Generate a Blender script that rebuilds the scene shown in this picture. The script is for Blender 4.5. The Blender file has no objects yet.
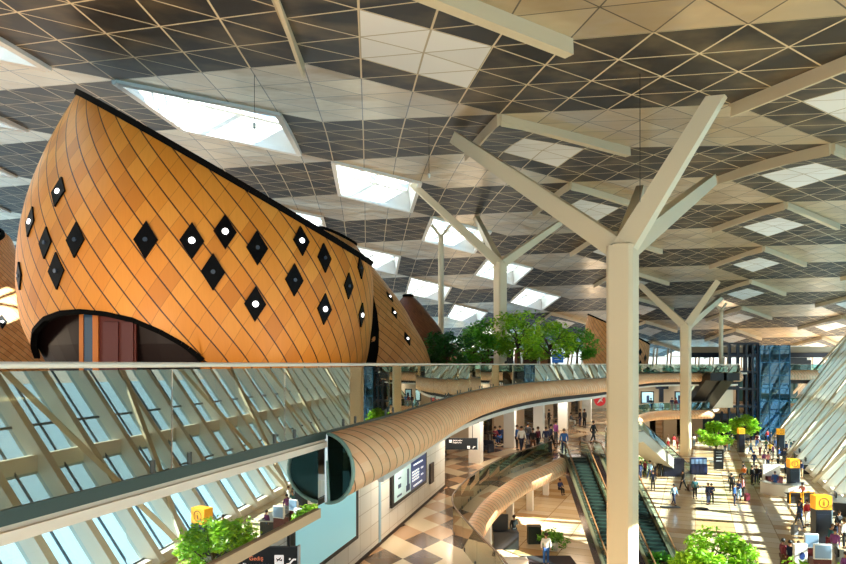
import bpy, bmesh, math, random
from mathutils import Vector, Matrix
random.seed(7)
C = bpy.context.scene.collection
EYE = 11.8; F = 620.0; HX = 423.0; HY = 364.0
L1 = 5.3; L2 = 10.6

WORLD = 2.1; SUN = 30.0; DOWN = 170; UP = 620; EXPO = 0.3

# ------------------------------------------------------------------ helpers
def at(px, py, y):                     # a point at distance y
    return Vector(((px-HX)/F*y, y, EYE-(py-HY)/F*y))
def on(px, py, z):                     # a point on the level z
    d = (EYE-z)*F/(py-HY)
    return Vector(((px-HX)/F*d, d, z))
def lin(c):
    if isinstance(c, str):
        c = [int(c[i:i+2], 16)/255 for i in (0, 2, 4)]
    return tuple((v/12.92 if v <= .04045 else ((v+.055)/1.055)**2.4) for v in c)+(1,)
MATS = {}
def mat(name, col, rough=.6, metal=0, spec=.5, emit=None, es=1):
    if name in MATS: return MATS[name]
    m = bpy.data.materials.new(name); m.use_nodes = True
    b = m.node_tree.nodes['Principled BSDF']
    b.inputs['Base Color'].default_value = lin(col); b.inputs['Roughness'].default_value = rough
    b.inputs['Metallic'].default_value = metal; b.inputs['Specular IOR Level'].default_value = spec
    if emit:
        b.inputs['Emission Color'].default_value = lin(emit); b.inputs['Emission Strength'].default_value = es
    MATS[name] = m
    return m
class N:                               # small node-graph writer
    def __init__(s, name, rough=.6, metal=0):
        s.m = bpy.data.materials.new(name); s.m.use_nodes = True; s.t = s.m.node_tree
        s.b = s.t.nodes['Principled BSDF']; s.b.inputs['Roughness'].default_value = rough
        s.b.inputs['Metallic'].default_value = metal; MATS[name] = s.m
    def n(s, typ, **kw):
        nd = s.t.nodes.new(typ)
        for k, v in kw.items(): setattr(nd, k, v)
        return nd
    def l(s, a, b): s.t.links.new(a, b)
    def math(s, op, a, b=None, c=None):
        nd = s.n('ShaderNodeMath', operation=op)
        for i, v in enumerate((a, b, c)):
            if v is None: continue
            if isinstance(v, (int, float)): nd.inputs[i].default_value = v
            else: s.l(v, nd.inputs[i])
        return nd.outputs[0]
    def mix(s, fac, a, b):
        nd = s.n('ShaderNodeMix', data_type='RGBA')
        for i, v in ((0, fac), (6, a), (7, b)):
            if isinstance(v, (int, float)): nd.inputs[i].default_value = v
            elif isinstance(v, (str, tuple)): nd.inputs[i].default_value = lin(v)
            else: s.l(v, nd.inputs[i])
        return nd.outputs[2]
    def uv(s):
        sp = s.n('ShaderNodeSeparateXYZ'); s.l(s.n('ShaderNodeUVMap').outputs[0], sp.inputs[0]); return sp.outputs
    def obj(s):
        sp = s.n('ShaderNodeSeparateXYZ'); s.l(s.n('ShaderNodeTexCoord').outputs['Object'], sp.inputs[0]); return sp.outputs
    def edge(s, v, w):                 # 1 near the integers of v
        f = s.math('FRACT', v); d = s.math('MINIMUM', f, s.math('SUBTRACT', 1, f))
        return s.math('LESS_THAN', d, w)
    def white(s, a, b, c=0):
        cb = s.n('ShaderNodeCombineXYZ')
        for i, v in enumerate((a, b, c)):
            if isinstance(v, (int, float)): cb.inputs[i].default_value = v
            else: s.l(v, cb.inputs[i])
        w = s.n('ShaderNodeTexWhiteNoise', noise_dimensions='3D'); s.l(cb.outputs[0], w.inputs[0]); return w.outputs[0]
    def noise(s, scale, detail=3, vec=None):
        w = s.n('ShaderNodeTexNoise'); w.inputs['Scale'].default_value = scale; w.inputs['Detail'].default_value = detail
        s.l(vec if vec else s.n('ShaderNodeTexCoord').outputs['Object'], w.inputs['Vector']); return w.outputs[0]
    def base(s, c): s.l(c, s.b.inputs['Base Color'])

class MB:                              # mesh collector
    def __init__(s): s.v = []; s.f = []; s.mi = []; s.uvs = []
    def face(s, pts, mi=0, uv=None):
        k = len(s.v); s.v += [tuple(p) for p in pts]; s.f.append(tuple(range(k, k+len(pts)))); s.mi.append(mi); s.uvs.append(uv)
    def box(s, x0, x1, y0, y1, z0, z1, M=None, mi=0):
        p = [Vector((x, y, z)) for z in (z0, z1) for y in (y0, y1) for x in (x0, x1)]
        if M is not None: p = [M @ q for q in p]
        for q in ((0, 2, 3, 1), (4, 5, 7, 6), (0, 1, 5, 4), (2, 6, 7, 3), (0, 4, 6, 2), (1, 3, 7, 5)):
            s.face([p[i] for i in q], mi)
    def beam(s, a, b, w, h, w2=None, h2=None, up=Vector((0, 0, 1)), mi=0, roll=0):
        a = Vector(a); b = Vector(b); d = (b-a).normalized(); r = d.cross(up)
        if r.length < 1e-3: r = d.cross(Vector((0, 1, 0)))
        r.normalize(); u = r.cross(d).normalized()
        if roll:
            q = Matrix.Rotation(roll, 3, d); r = q @ r; u = q @ u
        w2 = w if w2 is None else w2; h2 = h if h2 is None else h2
        A = [a+r*(w/2*i)+u*(h/2*j) for i, j in ((-1, -1), (1, -1), (1, 1), (-1, 1))]
        B = [b+r*(w2/2*i)+u*(h2/2*j) for i, j in ((-1, -1), (1, -1), (1, 1), (-1, 1))]
        for i in range(4):
            j = (i+1) % 4; s.face((A[i], A[j], B[j], B[i]), mi)
        s.face(A[::-1], mi); s.face(B, mi)
    def tube(s, pts, rad, n=8, cap=True, mi=0):
        pts = [Vector(p) for p in pts]; rings = []
        for i, p in enumerate(pts):
            d = (pts[min(i+1, len(pts)-1)]-pts[max(i-1, 0)]).normalized()
            ref = Vector((0, 0, 1)) if abs(d.z) < .9 else Vector((0, 1, 0))
            r = d.cross(ref).normalized(); u = r.cross(d); rr = rad[i] if isinstance(rad, (list, tuple)) else rad
            rings.append([p+(r*math.cos(t)+u*math.sin(t))*rr for t in [2*math.pi*k/n for k in range(n)]])
        for a, b in zip(rings, rings[1:]):
            for k in range(n):
                j = (k+1) % n; s.face((a[k], a[j], b[j], b[k]), mi)
        if cap: s.face(rings[0][::-1], mi); s.face(rings[-1], mi)
    def lathe(s, prof, n=16, c=(0, 0, 0), mi=0):
        c = Vector(c)
        R = [[c+Vector((r*math.cos(2*math.pi*k/n), r*math.sin(2*math.pi*k/n), z)) for k in range(n)] for r, z in prof]
        for a, b in zip(R, R[1:]):
            for k in range(n):
                j = (k+1) % n; s.face((a[k], a[j], b[j], b[k]), mi)
        s.face(R[0][::-1], mi); s.face(R[-1], mi)
    def poly(s, pts, z0, z1, mi=0):    # plan outline extruded between two levels
        s.face([(x, y, z1) for x, y in pts], mi); s.face([(x, y, z0) for x, y in pts][::-1], mi)
        for i in range(len(pts)):
            a, b = pts[i], pts[(i+1) % len(pts)]
            s.face(((a[0], a[1], z0), (b[0], b[1], z0), (b[0], b[1], z1), (a[0], a[1], z1)), mi)
    def build(s, name, mats, parent=None, smooth=False, merge=False, loc=None):
        me = bpy.data.meshes.new(name)
        vs = s.v
        if loc is not None:
            lv = Vector(loc); vs = [tuple(Vector(p)-lv) for p in vs]
        me.from_pydata(vs, [], s.f)
        if any(u for u in s.uvs):
            ul = me.uv_layers.new(name='UVMap'); k = 0
            for u, f in zip(s.uvs, s.f):
                for i in range(len(f)):
                    if u: ul.data[k].uv = u[i]
                    k += 1
        if not isinstance(mats, (list, tuple)): mats = [mats]
        for m in mats: me.materials.append(m)
        for p, i in zip(me.polygons, s.mi): p.material_index = i; p.use_smooth = smooth
        if merge or smooth:
            bm = bmesh.new(); bm.from_mesh(me); bmesh.ops.remove_doubles(bm, verts=bm.verts, dist=1e-4)
            bm.to_mesh(me); bm.free()
        me.update()
        o = bpy.data.objects.new(name, me); C.objects.link(o)
        if loc is not None: o.location = loc
        if parent: o.parent = parent
        return o
def struct(o): o['kind'] = 'structure'; return o
def tag(o, label, cat, group=None, kind=None):
    if label: o['label'] = label
    if cat: o['category'] = cat
    if group: o['group'] = group
    if kind: o['kind'] = kind
    return o
def empty(name, loc, rz=0, label=None, cat=None, group=None):
    o = bpy.data.objects.new(name, None); C.objects.link(o); o.location = loc; o.rotation_euler.z = rz
    o.empty_display_size = .2
    return tag(o, label, cat, group)
KIDS = {}
def copy_tree(o, parent=None):
    c = o.copy(); C.objects.link(c)
    if parent: c.parent = parent
    for ch in o.children: copy_tree(ch, c)
    return c
def text(body, size, M, m, parent, name='lettering', ext=.004, align='LEFT'):
    cu = bpy.data.curves.new(name, 'FONT'); cu.body = body; cu.size = size; cu.extrude = ext; cu.align_x = align
    cu.materials.append(m); t = bpy.data.objects.new(name, cu); C.objects.link(t)
    dg = bpy.context.evaluated_depsgraph_get(); dg.update(); me = bpy.data.meshes.new_from_object(t.evaluated_get(dg)); bpy.data.objects.remove(t)
    o = bpy.data.objects.new(name, me); C.objects.link(o)
    if parent: o.parent = parent
    o.matrix_local = M
    return o
def spline(P, n=8):                    # Catmull-Rom through plan or space points
    P = [Vector(p) for p in P]; out = []
    for i in range(len(P)-1):
        p0 = P[max(i-1, 0)]; p1 = P[i]; p2 = P[i+1]; p3 = P[min(i+2, len(P)-1)]
        for k in range(n):
            t = k/n
            out.append(.5*((2*p1)+(p2-p0)*t+(2*p0-5*p1+4*p2-p3)*t*t+(3*p1-p0-3*p2+p3)*t**3))
    out.append(P[-1]); return out
def resample(P, step):
    L = [0]
    for a, b in zip(P, P[1:]): L.append(L[-1]+(b-a).length)
    n = max(1, round(L[-1]/step)); out = []; j = 0
    for k in range(n+1):
        s = L[-1]*k/n
        while j < len(P)-2 and L[j+1] < s: j += 1
        out.append(P[j].lerp(P[j+1], (s-L[j])/max(1e-9, L[j+1]-L[j])))
    return out
def offset(P, d):                      # plan offset; positive = to the left of travel
    out = []
    for i, p in enumerate(P):
        t = (P[min(i+1, len(P)-1)]-P[max(i-1, 0)]); n = Vector((-t.y, t.x)).normalized(); out.append(Vector((p.x, p.y))+n*d)
    return out

# ------------------------------------------------------------------ materials
def wood_tube():
    g = N('oak_ring_cladding', .45); u, v, _ = g.uv()
    s1 = g.math('ADD', u, g.math('MULTIPLY', v, .55))
    ln = g.edge(g.math('MULTIPLY', s1, 2.1), .05)
    ring = g.math('FLOOR', g.math('MULTIPLY', s1, 2.1))
    r = g.white(ring, g.math('FLOOR', g.math('MULTIPLY', v, 2.3)))
    c = g.mix(r, 'f2b888', 'f8cca2'); c = g.mix(ln, c, '8a5a34'); g.base(c); return g.m
def wood_shingle(name, a, b, cdark):
    g = N(name, .5); u, v, _ = g.uv()
    p = g.math('ADD', u, v); q = g.math('SUBTRACT', u, v)
    r = g.white(g.math('FLOOR', p), g.math('FLOOR', q)); r2 = g.white(g.math('FLOOR', q), g.math('FLOOR', p), 3)
    c = g.mix(r, a, b); c = g.mix(g.math('MULTIPLY', g.math('GREATER_THAN', r2, .86), .45), c, cdark)
    cb = g.n('ShaderNodeCombineXYZ'); g.l(g.math('MULTIPLY', u, 9), cb.inputs[0]); g.l(g.math('MULTIPLY', v, 1.2), cb.inputs[1]); g.l(r, cb.inputs[2])
    c = g.mix(g.math('MULTIPLY', g.noise(1.4, 4, cb.outputs[0]), .35), c, cdark)
    c = g.mix(g.math('MULTIPLY', g.edge(q, .018), .35), c, '4a2207')
    c = g.mix(g.math('MULTIPLY', g.edge(p, .042), .95), c, '2a1204'); g.base(c)
    bp = g.n('ShaderNodeBump'); bp.inputs['Strength'].default_value = .5; bp.inputs['Distance'].default_value = .04
    g.l(g.math('MULTIPLY', g.math('FRACT', p), -1), bp.inputs['Height']); g.l(bp.outputs[0], g.b.inputs['Normal'])
    return g.m
def roof_mat(name, a, b, line, lw, rough, metal, mesh=False):
    g = N(name, rough, metal); u, v, _ = g.uv()
    w = g.math('ADD', u, v)
    e = g.math('MAXIMUM', g.math('MAXIMUM', g.edge(u, lw), g.edge(v, lw)), g.edge(w, lw))
    up = g.math('GREATER_THAN', g.math('ADD', g.math('FRACT', u), g.math('FRACT', v)), 1)
    r = g.white(g.math('FLOOR', u), g.math('FLOOR', v), up)
    c = g.mix(r, a, b)
    if mesh:
        n = g.noise(.45, 4); c = g.mix(g.math('MULTIPLY', g.math('MAXIMUM', g.math('SUBTRACT', n, .45), 0), 2.6), c, '7a6648')
    c = g.mix(e, c, line); g.base(c)
    if metal > .2:
        bp = g.n('ShaderNodeBump'); bp.inputs['Strength'].default_value = .35; bp.inputs['Distance'].default_value = .5
        g.l(g.noise(.35, 3), bp.inputs['Height']); g.l(bp.outputs[0], g.b.inputs['Normal'])
    return g.m
def glass(name, tint, refl_tint, base, ior, rough=.0):
    m = bpy.data.materials.new(name); m.use_nodes = True; t = m.node_tree; t.nodes.clear()
    o = t.nodes.new('ShaderNodeOutputMaterial'); mx = t.nodes.new('ShaderNodeMixShader'); tr = t.nodes.new('ShaderNodeBsdfTransparent')
    gl = t.nodes.new('ShaderNodeBsdfGlossy'); fr = t.nodes.new('ShaderNodeLayerWeight'); fr.inputs[0].default_value = .5; pw = t.nodes.new('ShaderNodeMath'); pw.operation = 'POWER'; pw.inputs[1].default_value = 4
    ma = t.nodes.new('ShaderNodeMath'); ma.operation = 'MULTIPLY_ADD'; ma.use_clamp = True
    tr.inputs[0].default_value = lin(tint); gl.inputs[0].default_value = lin(refl_tint); gl.inputs['Roughness'].default_value = rough
    ma.inputs[1].default_value = ior; ma.inputs[2].default_value = base
    L = t.links; L.new(fr.outputs[1], pw.inputs[0]); L.new(pw.outputs[0], ma.inputs[0]); L.new(ma.outputs[0], mx.inputs[0]); L.new(tr.outputs[0], mx.inputs[1]); L.new(gl.outputs[0], mx.inputs[2]); L.new(mx.outputs[0], o.inputs[0])
    MATS[name] = m; return m
WOODT = wood_tube()
SH1 = wood_shingle('oak_shingle', 'd68628', 'e29a3e', 'b0661a')
SH2 = wood_shingle('pale_oak_shingle', 'd3924e', 'dca060', 'b87434')
SHD = wood_shingle('shaded_oak_shingle', '6e3e20', '7c4826', '45240f')  # the same oak with shade put into a darker colour
R_DARK = roof_mat('shaded_mesh_panels', '1a120b', '2b2014', 'e0cba6', .016, .5, .1, True)  # facet shading from tilt is put into this dark tone and the beige one
R_LIGHT = roof_mat('lit_metal_panels', 'bfa580', 'd8c29e', '5c4a34', .012, .3, .4)
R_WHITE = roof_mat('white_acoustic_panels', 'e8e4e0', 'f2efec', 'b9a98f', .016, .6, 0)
BEIGE = mat('cream_steel', 'e6d6b8', .45)
BEAMD = mat('cream_beam', 'd6c4a4', .5)
BLACK = mat('black_metal', '0d0d10', .4)
NAVY = mat('navy_panel', '0a0f22', .35)
DARKB = mat('dark_brown_soffit', '2a1a12', .6)
STEEL = mat('brushed_steel', 'b9bcbc', .3, .9)
WHITE = mat('white_paint', 'f1efea', .45)
RAILW = mat('pale_rail', 'e9e2d6', .35)
GL_BAL = glass('balustrade_glass', 'b4bcb0', 'e2ddd0', .34, .9)
GL_REF = glass('coated_lounge_glass', '4a5c5c', 'ffffff', .72, .3)
GL_FAR = glass('green_glass', 'bfe0dd', 'dff0f0', .08, .8)
GL_WIN = glass('facade_glass', 'cfe6f2', 'cfe4f4', .05, .8)
GL_DISC = glass('dark_green_glass', '0c241f', '7fa89a', .05, .4)
GL_LIFT = glass('blue_lift_glass', '6fa6c4', 'bfe0f4', .15, .8)
def floor_l1():
    g = N('diamond_stone_floor', .16); x, y, _ = g.obj()
    a = g.math('DIVIDE', g.math('ADD', x, g.math('MULTIPLY', y, .62)), 1.35); b = g.math('DIVIDE', g.math('SUBTRACT', x, g.math('MULTIPLY', y, .62)), 1.35)
    r = g.white(g.math('FLOOR', a), g.math('FLOOR', b)); par = g.math('FLOORED_MODULO', g.math('ADD', g.math('FLOOR', a), g.math('FLOOR', b)), 2)
    c = g.mix(par, 'b58f6c', '66503e'); c = g.mix(g.math('GREATER_THAN', r, .62), c, 'd2bc9c'); g.base(c); return g.m
def floor_ground():
    g = N('polished_limestone', .2); x, y, _ = g.obj()
    xr = g.math('SUBTRACT', g.math('MULTIPLY', x, .916), g.math('MULTIPLY', y, .402)); yr = g.math('ADD', g.math('MULTIPLY', x, .402), g.math('MULTIPLY', y, .916))
    a = g.math('DIVIDE', xr, 2.6); b = g.math('DIVIDE', yr, 1.3)
    r = g.white(g.math('FLOOR', a), g.math('FLOOR', b)); c = g.mix(r, 'd9bf97', 'ecdcc0')
    c = g.mix(g.math('GREATER_THAN', r, .84), c, 'c3a073')
    c = g.mix(g.math('MAXIMUM', g.edge(a, .012), g.edge(b, .02)), c, 'a98c68'); g.base(c); return g.m
def wall_tiles():
    g = N('white_stone_tiles', .3); x, y, z = g.obj(); s = g.math('ADD', g.math('MULTIPLY', x, .25), y)
    a = g.math('DIVIDE', s, 1.1); b = g.math('DIVIDE', z, .62)
    r = g.white(g.math('FLOOR', a), g.math('FLOOR', b)); c = g.mix(r, 'e9e3d6', 'f3efe6')
    c = g.mix(g.math('MAXIMUM', g.edge(a, .012), g.edge(b, .018)), c, 'bcb09a'); g.base(c); return g.m
FL1 = floor_l1(); FG = floor_ground(); WT = wall_tiles()
FL2 = mat('dark_walnut_deck', '5d4a38', .22)
SOFF = mat('pale_soffit', 'e6d3bd', .5)

# ------------------------------------------------------------------ plan curves
T = spline([(-2.35, 8.4), (-1.7, 11), (-.57, 15.5), (2.73, 29.7), (8.1, 43), (16, 54.5), (21.5, 65), (27, 76), (33.5, 83.5), (44, 86)], 10)
T = [p for p in T if p.y >= 10.95]
E = [Vector(p) for p in spline([(-7.4, -8), (-4.9, 0), (-3.42, 5), (-1.72, 10.95)], 6)]+T[1:]
E = resample(E, 1.0)
def W(y): return -7.3+.258*y          # line of the wall below the deck

# ------------------------------------------------------------------ floors
g = MB(); g.poly([(-75, -25), (1.4, -25), (57.6, 103), (95, 103), (95, 140), (-75, 140)], -.3, 0); struct(g.build('floor', FG))
g = MB(); g.box(-300, 400, -200, 400, -.9, -.4); struct(g.build('ground', mat('apron_concrete', '7595a4', .8)))
def deck(name, outline, z0, z1, mats):
    g = MB(); P = [tuple(p) for p in outline]
    g.face([(x, y, z1) for x, y in P], 0); g.face([(x, y, z0) for x, y in P][::-1], 1)
    for i in range(len(P)):
        a, b = P[i], P[(i+1) % len(P)]; g.face(((a[0], a[1], z0), (b[0], b[1], z0), (b[0], b[1], z1), (a[0], a[1], z1)), 1)
    o = g.build(name, mats)
    bm = bmesh.new(); bm.from_mesh(o.data); bmesh.ops.triangulate(bm, faces=bm.faces); bm.to_mesh(o.data); bm.free()
    return struct(o)
Ein = [p for p in E]
deck('floor_upper', [(p.x, p.y) for p in Ein]+[(46, 88), (50, 99), (66, 99), (66, 132), (-75, 132), (-75, -8)], L2-.24, L2, [FL2, SOFF])
ring = spline([(-4, -4), (-2, 1), (1, 6), (2.5, 11), (2.9, 16), (2.3, 20), (1.75, 24), (2.2, 27), (3.4, 31), (5.4, 35.8), (7.6, 39.6), (9.6, 43.2)], 6)
rightE = spline([(14.6, 45.5), (15.5, 51), (18.5, 58.5), (24, 70), (28, 80), (33, 86), (41, 88)], 5)
L1out = [(p.x, p.y) for p in ring]+[(9.7, 44.6), (14.4, 44.6)]+[(p.x, p.y) for p in rightE]+[(43, 90), (46, 101), (66, 101), (66, 106), (-20, 106), (-20, -4)]
deck('floor_middle', L1out, L1-.35, L1, [FL1, SOFF])
# ceiling over the middle level and its white edge
ins = [p for p in resample(offset(T, .55), 1.2) if p.y > 15.5]
ce = [(p.x, p.y) for p in ins]+[(44, 100), (-20, 100), (-20, 15.5)]
deck('ceiling_middle', ce, 8.85, 9.0, [WHITE, WHITE])
g = MB()
for a, b in zip(ins, ins[1:]):
    g.face(((a.x, a.y, 9), (b.x, b.y, 9), (b.x, b.y, 10.3), (a.x, a.y, 10.3)))
struct(g.build('trim_1', DARKB))
g = MB()
for a, b in zip(ins, ins[1:]):
    d = (b-a); g.beam((a.x, a.y, 8.9), (b.x+d.x*.02, b.y+d.y*.02, 8.9), .14, .2)
struct(g.build('trim_2', WHITE))

# ------------------------------------------------------------------ round oak cladding of slab edges
def sweep(path, z, r, start=None, name='edge_cladding', n=26, half=False):
    P = resample(path, .9); g = MB(); rings = []; L = 0
    for i, p in enumerate(P):
        t = (P[min(i+1, len(P)-1)]-P[max(i-1, 0)]).normalized(); h = Vector((t.y, -t.x)); k = 1.0
        if start is not None and i < 5:
            s = Vector(start).normalized(); hh = h.lerp(s, 1-i/5).normalized(); k = 1/max(.3, abs(hh.x*h.x+hh.y*h.y)); h = hh
        if i: L += (P[i]-P[i-1]).length
        rr = r
        zz = z
        rings.append(([Vector((p.x+h.x*k*rr*math.cos(a), p.y+h.y*k*rr*math.cos(a), zz+rr*math.sin(a))) for a in ([math.pi*(q/n-.5) for q in range(n+1)] if half else [2*math.pi*q/n for q in range(n+1)])], L))
    for (A, la), (B, lb) in zip(rings, rings[1:]):
        for q in range(n):
            va = q/n*4; vb = (q+1)/n*4
            g.face((A[q], B[q], B[q+1], A[q+1]), 0, ((la, va), (lb, va), (lb, vb), (la, vb)))
    if half:
        for (A, la), (B, lb) in zip(rings, rings[1:]): g.face((A[0], B[0], B[n], A[n]), 1, [(0, 0)]*4)
    m = n+1 if half else n
    g.face([p for p in rings[0][0][:m]], 1, [(0, 0)]*m); g.face([p for p in rings[-1][0][:m]][::-1], 1, [(0, 0)]*m)
    return g, rings
g, rg = sweep(T, EYE-1.84, .61, start=(.8, -.6), half=True)
tube1 = g.build('edge_cladding', [WOODT, mat('pale_end_cap', 'e9b988', .5)], smooth=True)
tag(tube1, 'long round oak-clad edge tube curving away along the upper balcony', 'balcony cladding')
R0 = rg[0][0]; c0 = (R0[0]+R0[-1])/2; nrm = (R0[0]-c0).cross(R0[6]-c0).normalized()
if nrm.y > 0: nrm = -nrm
g = MB(); g.face([p+nrm*.03 for p in R0]); disc = g.build('glass_disc', GL_DISC, tube1)
g = MB(); g.tube([p+nrm*.03 for p in R0]+[R0[1]+nrm*.03], .035, 6, False); g.build('disc_rim', mat('green_rim', '7fa39a', .3), tube1, True)
g = MB(); g.beam(c0+nrm*.06+Vector((.03, 0, -.6)), c0+nrm*.06+Vector((.03, 0, .6)), .05, .05); g.build('mullion', STEEL, tube1)
g = MB(); g.face([p-nrm*-.015 for p in R0]); g.build('backing', mat('deep_green', '12261f', .5), tube1)

# ------------------------------------------------------------------ balustrades
def balustrade(path, z, h, step, label, railm, gm, clamps=True, rail_r=.03, curb=None):
    P = resample(path, step); o = empty('glass_balustrade', (P[0].x, P[0].y, z), 0, label, 'balustrade')
    inv = -Vector((P[0].x, P[0].y, z))
    def fin(g, nm, m, sm=False):
        ob = g.build(nm, m, o, sm); ob.location = inv; return ob
    for a, b in zip(P, P[1:]):
        g = MB(); d = (b-a).normalized()*.012; a2 = a+d; b2 = b-d
        g.beam((a2.x, a2.y, z+h/2-.02), (b2.x, b2.y, z+h/2-.02), .014, h-.06); fin(g, 'glass_pane', gm)
        if clamps:
            for t in (.12, .88):
                q = a.lerp(b, t); g = MB(); g.beam((q.x, q.y, z+.02), (q.x, q.y, z+.16), .05, .05); fin(g, 'clamp', mat('dark_clamp', '4a4c4a', .4))
    PP = resample(path, min(step, .8))
    g = MB(); g.tube([(p.x, p.y, z+h) for p in PP], rail_r, 8); fin(g, 'handrail', railm, True)
    if curb:
        g = MB()
        for a, b in zip(PP, PP[1:]): g.beam((a.x, a.y, z+curb[0]), (b.x, b.y, z+curb[0]), curb[1], curb[2])
        fin(g, 'base_channel', mat('green_grey_channel', '36443e', .35))
    return o
Enear = [p for p in E if p.y < 11.5]; Efar = [p for p in E if p.y > 16]
balustrade(E, L2, 1.19, 2.6, 'clear glass balustrade with pale handrail along the curved upper balcony', RAILW, GL_BAL, curb=(-.05, .05, .13))
g = MB()
for a, b in zip(Enear, Enear[1:]): g.beam((a.x+.01, a.y, L2-.215), (b.x+.01, b.y, L2-.215), .06, .1)
struct(g.build('trim_3', mat('pinkish_fascia', 'eddccb', .5)))
rr = [p for p in ring if p.y > 12]
g, _ = sweep(rr, L1-.62, .6); o = g.build('edge_cladding', [WOODT, SOFF], smooth=True)
tag(o, 'oak-clad rim tube round the oval opening in the tiled middle floor', 'balcony cladding')
g2 = offset(ring, .62)
balustrade(g2[4:], L1, 1.15, 2.0, 'curved glass balustrade round the oval opening beside the twin escalators', mat('bronze_rail', '6b5138', .35, .6), GL_BAL)
pr = [p for p in rightE]
g, _ = sweep(pr, L1-.62, .62); o = g.build('edge_cladding', [WOODT, SOFF], smooth=True)
tag(o, 'oak-clad edge tube of the middle gallery under the white screen wall', 'balcony cladding')
balustrade(offset(pr, .5), L1, 1.1, 3.0, 'glass balustrade of the far middle gallery below the screens', RAILW, GL_FAR, False)

# ------------------------------------------------------------------ wall under the deck (left)
def wquad(y0, y1, z0, z1, off=0, th=.0):
    g = MB(); a = Vector((W(y0), y0, 0)); b = Vector((W(y1), y1, 0)); t = (b-a).normalized(); n = Vector((t.y, -t.x, 0))
    a += n*off; b += n*off
    A = [a, b, b-n*(th or .02), a-n*(th or .02)]
    g.poly([(p.x, p.y) for p in A], z0, z1); return g
struct(wquad(-4, 32.8, L1, 9.0, 0, .3).build('wall_left', WT))
struct(wquad(-4, 15.5, 9.0, L2-.28, 0, .3).build('wall_left', WT))
EG = [p for p in resample(E, .5) if p.y < 11.1]; ZS = EYE-2.5
kk = 1; chunk = 6
for a in range(0, len(EG)-1, chunk):
    g = MB(); seg = EG[a:a+chunk+1]
    for p, q in zip(seg, seg[1:]): g.face(((p.x, p.y, ZS), (q.x, q.y, ZS), (q.x, q.y, L2-.26), (p.x, p.y, L2-.26)))
    struct(g.build('window_%d' % kk, GL_REF, smooth=True)); kk += 1
g = MB()
for p, q in zip(EG, EG[1:]): g.beam((p.x, p.y, ZS-.06), (q.x, q.y, ZS-.06), .1, .16)
struct(g.build('trim_4', mat('tan_capping', 'd8b48c', .5)))
struct(wquad(-4, 32.8, L1, L1+.12, .03, .05).build('baseboard_left', DARKB))
wt = Vector((.25, .968, 0)).normalized(); wn = Vector((wt.y, -wt.x, 0))
def wobj(name, y0, y1, z0, z1, off, th, m, parent=None, o0=None):
    g = wquad(y0, y1, z0, z1, off, th); return g.build(name, m, parent)
sc = wobj('wall_screen', 15.3, 19.9, 6.22, 8.1, .1, .1, BLACK)
tag(sc, 'large blank pale cyan display in a black frame on the white tiled wall', 'screen')
wobj('display', 15.55, 19.65, 6.36, 7.95, .115, .02, mat('cyan_display', '9ad4da', .3, emit='a4dde2', es=.35), sc)
sc = wobj('wall_screen', 23.4, 28.6, 6.35, 7.85, .1, .1, BLACK)
tag(sc, 'advertising display half pale blue half navy on the white tiled wall', 'screen')
wobj('display', 23.65, 25.9, 6.5, 7.72, .115, .02, mat('pale_display', 'c9e8ec', .3, emit='c9e8ec', es=.1), sc)
wobj('display', 25.9, 28.35, 6.5, 7.72, .115, .02, mat('navy_display', '153a72', .3, emit='17407c', es=.3), sc)
mt = mat('display_print', 'ffffff', .4, emit='e8f0ff', es=.6)
for k, (a, b, z) in enumerate([(26.3, 27.8, 7.5), (26.1, 27.2, 7.22), (26.1, 27.2, 7.1), (26.1, 27.2, 6.98), (26.1, 27.2, 6.86), (26.3, 27.7, 6.62), (27.5, 27.9, 7.2), (27.5, 27.9, 6.9)]):
    wobj('print_line', a, b, z-.035, z+.035, .12, .006, mt, sc)
dk = mat('display_figure', '24406a', .4)
for a, b, z0, z1 in [(24.1, 24.5, 6.95, 7.1), (24.0, 24.6, 6.62, 6.7), (24.15, 24.5, 7.3, 7.36), (25.35, 25.6, 6.7, 7.5), (25.2, 25.75, 6.6, 6.85)]:
    wobj('print_figure', a, b, z0, z1, .12, .006, dk, sc)
o = wobj('notice_panel', 29.4, 30.1, 6.1, 7.05, .08, .07, mat('dark_red_brown', '2b1412', .4)); tag(o, 'narrow dark notice panel on the white wall right of the advertising display', 'panel')
struct(wobj('trim_6', 22.15, 22.35, L1+.1, 9.0, .03, .03, mat('pale_blue_strip', '9cc0d2', .3)))
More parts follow.
